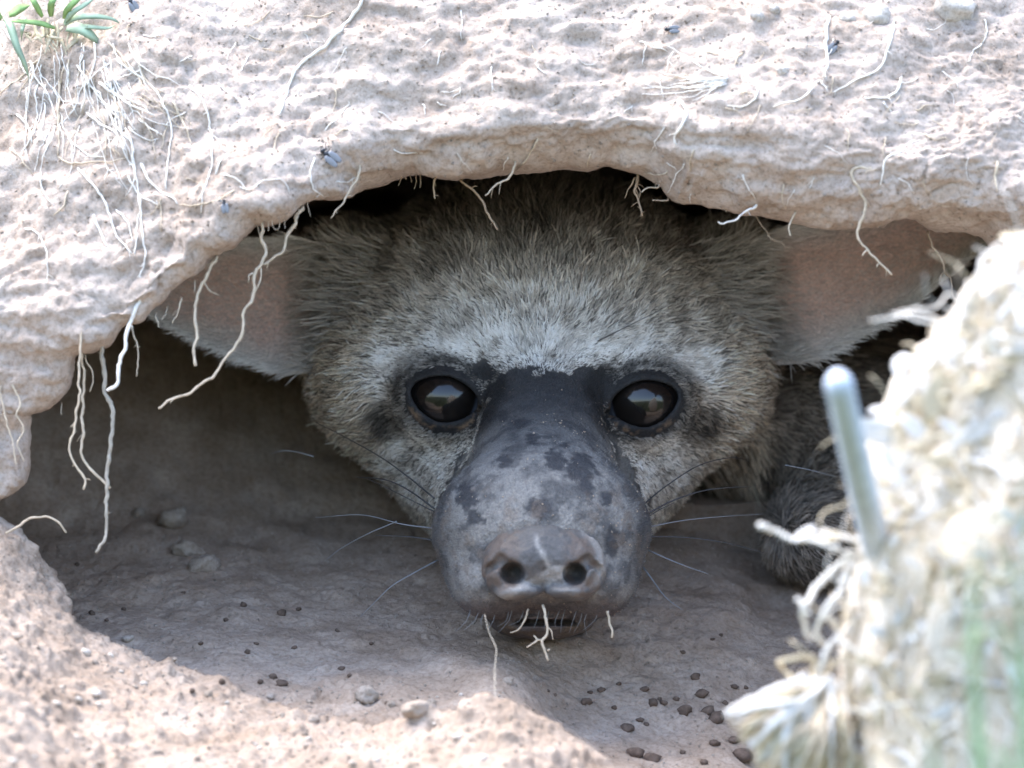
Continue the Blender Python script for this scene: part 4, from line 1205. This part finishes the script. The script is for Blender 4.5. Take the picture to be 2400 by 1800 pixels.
for k in range(14):
    x0 = 130 + random.uniform(-70, 60)
    pts = [(x0, 60 + random.uniform(-20, 30)), (x0 + random.uniform(-30, 30), 85 + random.uniform(-10, 15)), (x0 + random.uniform(-40, 40), 105 + random.uniform(-15, 30))]
    ln = smooth_line([(x, y, YB - 20 - 12 * j) for j, (x, y) in enumerate(pts)], 8)
    child_mesh('dry_sheath', blade_geo(np.array([at(*q_) for q_ in ln]), random.uniform(3, 7) * S), M_straw, tuft)

# ================================================================ the bleached clump of roots at the right, nearer the viewer
YC = -2250
def lump(c, r, amp, seed, sub=5):
    import bmesh
    bm = bmesh.new(); bmesh.ops.create_icosphere(bm, subdivisions=sub, radius=1)
    v = np.array([x.co[:] for x in bm.verts]); f = [tuple(w.index for w in x.verts) for x in bm.faces]; bm.free()
    n_ = 1 + amp * fbm(v * 2.2 + seed, 3, seed) + amp * 0.5 * fbm(v * 7 + seed, 3, seed + 3)
    f1, f2, iv = worley(v * 5 + seed, seed)
    n_ += amp * 0.35 * np.clip(0.6 - f1, 0, 1)
    v = v * n_[:, None] * np.array(r) * S
    return v + np.array(c), f
cc = at(2700, 1650, YC)
def clump_edge(py): return 2700 - 710 * math.sqrt(max(0, 1 - ((py - 1650) / 1180) ** 2))
clump = empty('root_clump', cc)
tag(clump, 'sun bleached clump of dry roots and earth beside the burrow mouth', 'root clump')
M_pale = soil_mat('bleached_soil', (0.58, 0.49, 0.38), (0.70, 0.62, 0.52), (0.80, 0.74, 0.66), 0.6)
core = child_mesh('earth_core', lump(cc, (640, 380, 1110), 0.07, 3, 6), M_pale, clump)
cv, cf = lump(cc, (640, 380, 1110), 0.07, 3, 6)
clump_bvh = BVHTree.FromPolygons([tuple(x) for x in cv.tolist()], cf)
def on_clump(px, py):
    h_ = clump_bvh.ray_cast(CAM, ray(px, py))
    return (np.array(h_[0]), np.array(h_[1])) if h_[0] is not None else (None, None)
FR_ = [([(1781, 1231), (1819, 1246), (1874, 1265), (1920, 1269), (1954, 1286), (2010, 1300)], 7), ([(2000, 1300), (1958, 1328), (1920, 1370), (1890, 1408), (1878, 1429), (1886, 1467), (1895, 1497)], 8),
       ([(2030, 1290), (2009, 1315), (1983, 1366), (1958, 1404), (1928, 1438), (1916, 1480), (1933, 1509)], 8), ([(1937, 1446), (1958, 1459), (1966, 1488), (1979, 1513), (2010, 1530)], 7),
       ([(2030, 1440), (2000, 1459), (1975, 1488), (1941, 1513), (1928, 1556), (1916, 1598)], 7), ([(1907, 1600), (1907, 1577), (1907, 1547), (1878, 1543), (1840, 1543), (1827, 1556), (1840, 1573), (1862, 1590)], 6.5),
       ([(2000, 1530), (1962, 1551), (1941, 1573), (1920, 1606)], 6.5), ([(2020, 1270), (1960, 1250), (1935, 1246), (1905, 1255)], 6), ([(1870, 1405), (1885, 1420), (1900, 1440)], 6),
       ([(2440, 540), (2394, 559), (2355, 590), (2324, 621), (2297, 653), (2269, 661)], 8), ([(2400, 600), (2380, 640), (2345, 690), (2320, 740), (2306, 790)], 5), ([(2280, 880), (2250, 890), (2210, 880), (2170, 884), (2125, 885)], 6),
       ([(2300, 700), (2290, 640), (2330, 580), (2370, 560)], 5), ([(2120, 985), (2050, 985), (2010, 1000), (1992, 1030)], 7), ([(1996, 1330), (1985, 1345), (1975, 1360)], 9)]
for pts, r_ in FR_:
    ln = smooth_line([(x, y, YC + 30 * math.sin(k * 1.3)) for k, (x, y) in enumerate(pts)], 9)
    w = np.array([at(*q_) for q_ in ln])
    child_mesh('root', root_geo(w, r_ * 1.1, r_ * 0.75, 1.4), M_straw if r_ == 6.5 else M_rootw, clump)
for k in range(540):
    py = random.uniform(520, 1795)
    px = clump_edge(py) + random.uniform(-40, 420)
    h_, nn_ = on_clump(px, py)
    if h_ is None: h_ = at(px, py, YC); nn_ = np.array([-0.7, -0.5, 0.3])
    p = h_ - nn_ * 10 * S; d_ = nn_ + rng.normal(0, 0.5, 3); d_ /= np.linalg.norm(d_)
    pts = [p]; Lr = random.uniform(70, 230) * S
    for j in range(6):
        d_ = d_ + rng.normal(0, 0.4, 3) - nn_ * 0.2; d_ /= np.linalg.norm(d_)
        pts.append(pts[-1] + d_ * Lr / 6)
    ln = smooth_line(np.array(pts) / S, 11) * S
    child_mesh('root', root_geo(ln, random.uniform(1.6, 4.6), None, 1.0), random.choice([M_root, M_rootw, M_straw]), clump)
for k in range(110):                                         # dry flat straws lying over the clump
    py = random.uniform(560, 1780); px = clump_edge(py) + abs(random.gauss(0, 160))
    h_, nn_ = on_clump(px, py)
    if h_ is None: continue
    d_ = np.cross(nn_, rng.normal(0, 1, 3)); d_ /= np.linalg.norm(d_)
    Lr = random.uniform(60, 190) * S; sg_ = np.linspace(-0.5, 0.5, 7)[:, None]
    pts = h_ + nn_ * 9 * S + d_ * Lr * sg_ + nn_ * (20 * S * (sg_ ** 2) * 2) + rng.normal(0, 3 * S, (7, 3))
    child_mesh('straw', blade_geo(pts, random.uniform(4, 10) * S), random.choice([M_straw, M_husk, M_straw]), clump)
def husk_geo(c, ln, wd, ax_, seed):
    a = np.array(ax_, float); a /= np.linalg.norm(a)
    nrm_ = np.array([rng.normal(0, .4), -1, rng.normal(0, .4)]); nrm_ -= nrm_ @ a * a; nrm_ /= np.linalg.norm(nrm_); b = np.cross(a, nrm_)
    n1, n2 = 9, 8; v = []; f = []
    for i in range(n1):
        t = i / (n1 - 1); w = wd * math.sin(math.pi * (0.06 + 0.88 * t)) ** 0.7
        for k in range(n2):
            an = 2 * math.pi * k / n2
            v.append(np.array(c) + a * (t - 0.5) * ln + b * math.cos(an) * w * 0.5 + nrm_ * (math.sin(an) * w * 0.16 + 0.25 * w * math.cos(an) ** 2 + 0.12 * ln * (t - 0.5) ** 2))
    for i in range(n1 - 1):
        for k in range(n2):
            k2 = (k + 1) % n2
            f.append((i * n2 + k, i * n2 + k2, (i + 1) * n2 + k2, (i + 1) * n2 + k))
    f.append(tuple(range(n2 - 1, -1, -1))); f.append(tuple((n1 - 1) * n2 + k for k in range(n2)))
    return np.array(v), f
HK = [(2375, 557, 62, 22, 0), (2340, 690, 50, 34, 40), (2128, 862, 52, 44, 70), (2206, 872, 58, 22, -15), (2140, 907, 50, 24, -65), (2061, 962, 48, 20, 5), (2210, 931, 110, 62, 70), (2075, 1010, 120, 52, -18),
      (1885, 1252, 56, 20, 35), (1940, 1262, 60, 22, 12), (2380, 620, 70, 26, 80), (2250, 820, 60, 30, 50), (2310, 900, 80, 40, 20), (2160, 1010, 90, 40, -40), (2120, 1100, 80, 36, 60), (2210, 1080, 70, 30, 0), (2290, 1010, 90, 44, 30)]
for k in range(70):
    py = random.uniform(600, 1700)
    HK.append((clump_edge(py) + random.uniform(5, 400), py, random.uniform(35, 80), random.uniform(14, 34), random.uniform(-90, 90)))
for k, (px, py, ln, wd, an) in enumerate(HK):
    h_, nn_ = on_clump(px, py)
    c = h_ + nn_ * wd * 0.3 * S if h_ is not None else at(px, py, YC)
    child_mesh('husk', husk_geo(c, ln * S, wd * S, (math.cos(math.radians(an)), 0.1, math.sin(math.radians(an))), k), M_husk if k % 3 else M_straw, clump)

# the fibrous stump of an uprooted plant at the clump's foot
sb = at(1935, 1640, YC - 30)
stump = empty('plant_stump', sb)
tag(stump, 'fibrous straw coloured stump of an uprooted plant at the clump foot', 'stump')
child_mesh('crown', lump(at(1880, 1730, YC - 10), (98, 80, 105), 0.16, 21, 4), M_straw, stump)
tips = [(1706, 1672), (1712, 1688), (1722, 1704), (1730, 1722), (1745, 1745), (1765, 1790), (1785, 1830), (1830, 1860), (1880, 1870), (1940, 1860), (1980, 1820)]
for k in range(64):
    tx_, ty_ = random.choice(tips); tx_ += random.uniform(-8, 26); ty_ += random.uniform(-10, 12)
    x0, y0 = 1925 + random.uniform(-55, 45), 1610 + random.uniform(-25, 50)
    mx, my = (x0 + tx_) / 2 + random.uniform(-10, 20), (y0 + ty_) / 2 - random.uniform(0, 30)
    dz = random.uniform(-95, 40)
    ln = smooth_line([(x0, y0, YC - 20), (mx, my, YC - 20 + dz), (tx_, ty_, YC - 20 + dz * 0.5)], 12)
    v, f = root_geo(np.array([at(*q_) for q_ in ln]), random.uniform(5, 13), random.uniform(2.5, 6), 1.2)
    child_mesh('fibre', (v, f), random.choice([M_straw, M_root, M_husk]), stump)

# blurred green grass in front of the clump
gb = at(2330, 2800, YC - 2200)
g2 = empty('grass_tuft', gb)
tag(g2, 'green grass blades rising out of focus before the root clump', 'grass')
M_grassy = plain_mat('grass_leaf_bright', (0.45, 0.60, 0.33), 0.7, 0.2, 0.2, 250)
GB = [([(2330, 2150), (2290, 1700), (2280, 1400), (2300, 1270), (2330, 1235)], 22), ([(2420, 2150), (2400, 1700), (2360, 1500), (2300, 1480), (2220, 1560)], 22), ([(2440, 1900), (2400, 1500), (2380, 1340), (2290, 1400)], 16),
      ([(2480, 2000), (2440, 1500), (2410, 1250), (2395, 1150)], 18), ([(2250, 2200), (2220, 1950), (2190, 1800), (2180, 1700)], 26), ([(2340, 2200), (2330, 1950), (2360, 1780), (2400, 1720)], 30), ([(2200, 2200), (2060, 1900), (1990, 1780)], 18),
      ([(2460, 2100), (2400, 1860), (2330, 1760), (2260, 1740)], 24), ([(2450, 1400), (2400, 1230), (2330, 1210), (2290, 1225)], 11)]
for pts, w_ in GB:
    pts = [(pts[0][0] + 10, 2800)] + pts
    ln = smooth_line([(x, y, YC - 2200 - 40 * k) for k, (x, y) in enumerate(pts)], 25)
    child_mesh('blade', blade_geo(np.array([at(*q_) for q_ in ln]), w_ * S), M_grassy, g2)

# grey stick standing between the clump and the burrow, well in front
sl = smooth_line([(1962, 884, -3000), (1985, 985, -2850), (2018, 1130, -2600), (2048, 1255, -2350), (2075, 1360, -2150)], 20)
w = np.array([at(*q_) for q_ in sl])
v, f = tube_geo(w, np.concatenate([[20, 28], np.full(len(w) - 2, 31)]) * S, 10)
stick = mesh_obj('stick', v, f, M_stick)
tag(stick, 'smooth grey stick poking up before the root clump, out of focus', 'stick')
# ================================================================ CLODS, CRUMBS, FLIES, BITS ON THE CHIN
import bmesh
def rock_mesh(seed, sub=2, amp=0.3, name='clod'):
    bm = bmesh.new(); bmesh.ops.create_icosphere(bm, subdivisions=sub, radius=1)
    v = np.array([x.co[:] for x in bm.verts]); f = [tuple(w.index for w in x.verts) for x in bm.faces]; bm.free()
    k = 1 + amp * fbm(v * 1.3 + seed * 3.1, 3, seed) + 0.1 * fbm(v * 4 + seed, 2, seed + 5)
    v = v * k[:, None] * np.array([1, 0.85, 0.72])
    me = bpy.data.meshes.new(name); me.from_pydata([tuple(x) for x in v], [], f); me.update()
    me.polygons.foreach_set('use_smooth', np.ones(len(me.polygons), bool))
    return me
CLM = [rock_mesh(k, 3) for k in range(5)]
for m_ in CLM: m_.materials.append(M_clod)
CRM = [rock_mesh(k + 20, 2, 0.4, 'crumb') for k in range(6)]
for m_ in CRM: m_.materials.append(M_crumb)
STM = [rock_mesh(k + 40, 3, 0.2, 'stone') for k in range(3)]
M_stone = soil_mat('pale_stone', (0.46, 0.41, 0.36), (0.55, 0.50, 0.45), (0.62, 0.57, 0.52), 0.6)
for m_ in STM: m_.materials.append(M_stone)
def put(name, meshes, p, r, label, cat, group=None, sink=0.25):
    o = bpy.data.objects.new(name, random.choice(meshes))
    o.scale = (r * S * random.uniform(.85, 1.15), r * S * random.uniform(.85, 1.15), r * S * random.uniform(.8, 1.1))
    o.rotation_euler = (random.uniform(-.4, .4), random.uniform(-.4, .4), random.uniform(0, 6.28))
    o.location = (p[0], p[1], p[2] + (0.72 - 2 * sink) * r * S * 0.7)
    link(o); tag(o, label, cat, group); return o
for px, py, r, lab in ((400, 1228, 44, 'largest rounded earth clod at the back of the den floor'), (325, 1208, 20, 'small earth clod beside the largest rounded clod'), (480, 1330, 40, 'tilted earth clod in the middle of the den floor'),
                       (440, 1295, 34, 'earth clod next to the tilted clod'), (860, 1640, 30, 'upright pale clod at the ridge foot'), (632, 1634, 14, 'little pale clod on the slope'), (980, 1668, 36, 'broad flat slab of earth leaning on the ridge'),
                       (735, 1690, 17, 'pale pebble on the sunlit front slope'), (1190, 1600, 15, 'small clod behind the ridge top'), (300, 1500, 16, 'small clod near the left ledge')):
    p = on_ground(px, py)
    if p is not None: put('clod', CLM, p, r, lab, 'clod', 'earth clods on the den floor')
CLK = [(1660, 1720, 'beside the fibrous plant stump'), (1500, 1750, 'right of the ridge foot'), (1420, 1640, 'behind the ridge crest'), (1640, 1500, 'on the floor under the paw'), (620, 1470, 'in the middle of the den floor'), (250, 1440, 'near the low left ledge'), (560, 1610, 'at the top of the sunlit slope'), (860, 1580, 'near the broad flat slab')]
dk = [(1630, 1590, 15), (1555, 1650, 12), (1585, 1640, 10), (1645, 1630, 20), (1605, 1670, 22), (1660, 1670, 22), (1700, 1650, 12), (1720, 1612, 12), (1748, 1613, 9), (1375, 1650, 20), (1382, 1625, 10), (1510, 1620, 15), (1530, 1650, 16), (1440, 1660, 10),
      (1670, 1500, 8), (1690, 1490, 8), (1450, 1605, 10), (1600, 1530, 9), (1680, 1690, 26), (1500, 1690, 12), (1515, 1700, 9), (1545, 1640, 8), (1470, 1710, 20), (1490, 1770, 26), (1530, 1780, 22), (1720, 1740, 20), (1675, 1745, 16), (1740, 1780, 30), (1650, 1790, 14), (1600, 1765, 10),
      (1410, 1620, 12), (1300, 1630, 8), (1285, 1620, 7), (570, 1420, 12), (660, 1440, 14), (700, 1430, 10), (790, 1480, 8), (600, 1510, 7), (580, 1530, 10), (690, 1520, 10), (470, 1510, 9), (640, 1590, 14), (660, 1605, 16), (610, 1600, 11), (800, 1570, 12), (820, 1585, 9), (870, 1510, 8), (215, 1440, 12), (250, 1455, 9), (290, 1430, 8), (430, 1390, 7), (530, 1455, 9), (180, 1325, 9), (910, 1650, 10), (520, 1600, 12), (450, 1620, 10)]
for px, py, r in dk:
    p = on_ground(px, py)
    if p is not None:
        lm = min(CLK, key=lambda t_: (t_[0] - px) ** 2 + (t_[1] - py) ** 2)[2]
        put('soil_crumb', CRM, p, r * 0.8, '%s dark brown soil crumb %s' % ('coarse' if r > 13 else 'small', lm), 'crumb', 'dark crumbs on the den floor', 0.2)
lt = [(random.uniform(0, 1250), random.uniform(1480, 1798)) for _ in range(120)]
for px, py in lt:
    p = on_ground(px, py)
    if p is not None and p[1] < -350 * S:
        rr_ = random.choice([4, 5, 6, 7, 9, 12])
        put('pebble', STM + CLM, p, rr_, '%s pale pebble in the loose soil %s' % ('tiny' if rr_ < 6 else 'small' if rr_ < 9 else 'coarse', 'below the low left ledge' if px < 330 else 'in the middle of the front slope' if px < 800 else 'on the ridge under the muzzle'), 'pebble', 'pebbles in the loose soil before the burrow')
for px, py, r, lab in ((2055, 40, 34, 'rounded pale stone set in the upper right bank'), (1815, 22, 17, 'small white stone set in the upper bank'), (1775, 35, 18, 'small flat stone beside the white stone in the bank'), (2240, 20, 52, 'largest pale stone at the top edge of the bank'), (1985, 45, 20, 'pebble left of the rounded pale stone'), (1835, 165, 16, 'lone pale pebble below the upper stones')):
    p = on_bank(px, py)
    if p is not None:
        o = put('stone', STM, p, r, lab, 'stone', 'stones set in the bank'); o.location = p + np.array([0, 0.1 * r * S, 0])

# tiny crumbs everywhere: nobody could count them
def crumb_field(name, pts, label):
    bm_v, bm_f = [], []
    base_ = CRM[0]
    tv = np.array([(1, 1, 1), (-1, -1, 1), (-1, 1, -1), (1, -1, -1), (0, 0, 1.4), (1.3, 0, 0)], float)
    tf = [(0, 4, 5), (4, 1, 5), (1, 3, 5), (3, 0, 5), (0, 2, 4), (2, 1, 4), (0, 3, 2), (1, 2, 3)]
    parts = []
    for p, r in pts:
        A = rng.normal(0, 1, (3, 3)); Q, _ = np.linalg.qr(A)
        parts.append((tv @ Q * r * S * 0.7 + p, tf))
    v, f = merge(parts)
    o = mesh_obj(name, v, f, M_clod, smooth=True)
    tag(o, label, 'crumbs', kind='stuff')
cr = []
for _ in range(2600):
    px, py = random.uniform(0, 1800), random.uniform(1250, 1800)
    p = on_ground(px, py)
    if p is not None: cr.append((p, random.uniform(1.2, 4.6)))
crumb_field('soil_crumbs', cr, 'scatter of tiny earth crumbs over the den floor and front slope')
cr = []
for _ in range(2200):
    p = on_bank(random.uniform(0, 2400), random.uniform(0, 560))
    if p is not None and p[1] < 400 * S: cr.append((p, random.uniform(1.2, 4.4)))
crumb_field('bank_crumbs', cr, 'scatter of tiny earth crumbs stuck to the bank face')

# flies resting on the bank
M_fly = plain_mat('fly_body', (0.02, 0.022, 0.03), 0.35, 0.5, 0.3, 800)
M_wing = plain_mat('fly_wing', (0.22, 0.23, 0.26), 0.25, 0.5, 0.1, 800)
def fly(px, py, ang, ln, lab):
    p = on_bank(px, py, 3)
    if p is None: return
    t = empty('fly', p); t.rotation_euler = (0, math.radians(ang), 0)
    tag(t, lab, 'fly', 'flies resting on the bank')
    def part(name, c, r, mat):
        bm = bmesh.new(); bmesh.ops.create_icosphere(bm, subdivisions=2, radius=1)
        v = np.array([x.co[:] for x in bm.verts]) * np.array(r) * S + np.array(c) * S; f = [tuple(w.index for w in x.verts) for x in bm.faces]; bm.free()
        return mesh_obj(name, v, f, mat, t)
    k = ln / 52
    part('abdomen', (12 * k, -5 * k, 0), (11 * k, 6 * k, 7 * k), M_fly); part('thorax', (-4 * k, -5 * k, 0), (8 * k, 6.5 * k, 7 * k), M_fly)
    part('head', (-14 * k, -5 * k, 0), (4.5 * k, 5 * k, 6 * k), M_fly)
    for s_ in (-1, 1):
        w = part('wing', (12 * k, -11 * k, 6 * s_ * k), (17 * k, 1.0 * k, 6.5 * k), M_wing)
        for j in (-1, 0, 1):
            L_ = np.array([(-4 + 5 * j, -3, 4 * s_), (-6 + 11 * j, -4, 12 * s_), (-6 + 14 * j, 2, 17 * s_)], float) * k * S
            v, f = tube_geo(L_, np.full(3, 0.8 * k * S), 4); mesh_obj('leg', v, f, M_fly, t)
fly(525, 482, 80, 38, 'black fly resting above the left lip edge')
fly(770, 365, 40, 62, 'pale winged fly resting near the step in the lip')
fly(1572, 70, 0, 40, 'dark fly resting on the upper bank among fine roots')
fly(1955, 108, 130, 44, 'dark fly clinging to the thick white root stub')
fly(310, 8, 60, 46, 'fly at the top of the bank beside the grass tuft')

# bits of root caught on the lip and chin
def bit(pts, r, lab, branches=()):
    ln = smooth_line([(x_, y_, z_ + AY) for x_, y_, z_ in pts], 6); w = np.array([at(*q_) for q_ in ln])
    o = mesh_obj('root_bit', *root_geo(w, r, r * 0.8, 0.8), M_root)
    tag(o, lab, 'root', 'root bits caught on the muzzle')
    for b, rb in branches:
        wb = np.array([at(*q_) for q_ in smooth_line([(x_, y_, z_ + AY) for x_, y_, z_ in b], 6)])
        mesh_obj('branch_root', *root_geo(wb, rb, rb * 0.6, 0.8), M_root, o)
bit([(1272, 1418, -545), (1278, 1440, -560), (1283, 1465, -565), (1282, 1485, -565), (1272, 1503, -565), (1276, 1520, -565), (1284, 1548, -560)], 4.0, 'branched pale root bit dangling from the aardwolf mouth',
    [([(1272, 1500, -565), (1258, 1496, -567), (1250, 1487, -567)], 3.2), ([(1262, 1498, -566), (1248, 1506, -566), (1236, 1515, -564)], 3.0), ([(1282, 1525, -562), (1290, 1522, -562)], 2.6), ([(1283, 1470, -565), (1292, 1478, -562), (1296, 1500, -560)], 2.0)])
bit([(1238, 1428, -530), (1232, 1450, -535), (1215, 1475, -530), (1195, 1483, -520)], 2.6, 'curved root bit lying along the aardwolf chin')
bit([(1424, 1432, -470), (1430, 1460, -475), (1436, 1478, -475), (1434, 1495, -475)], 4.0, 'short pale root bit hanging from the lip corner')
# thin stem standing on the ridge in front of the chin
sp = on_ground(1163, 1645)
ln = smooth_line([(1136, 1440, -640), (1146, 1480, -660), (1162, 1520, -700), (1160, 1570, -760), (1160, 1610, -820)], 8)
w = np.array([at(*q_) for q_ in ln]); w = np.vstack([w, sp - np.array([0, 0, 6 * S])])
tag(mesh_obj('dry_stem', *root_geo(w, 1.1, 1.4, 0.4, knots=False), M_rootg), 'hair thin grey stem rising from the ridge under the muzzle', 'stem')
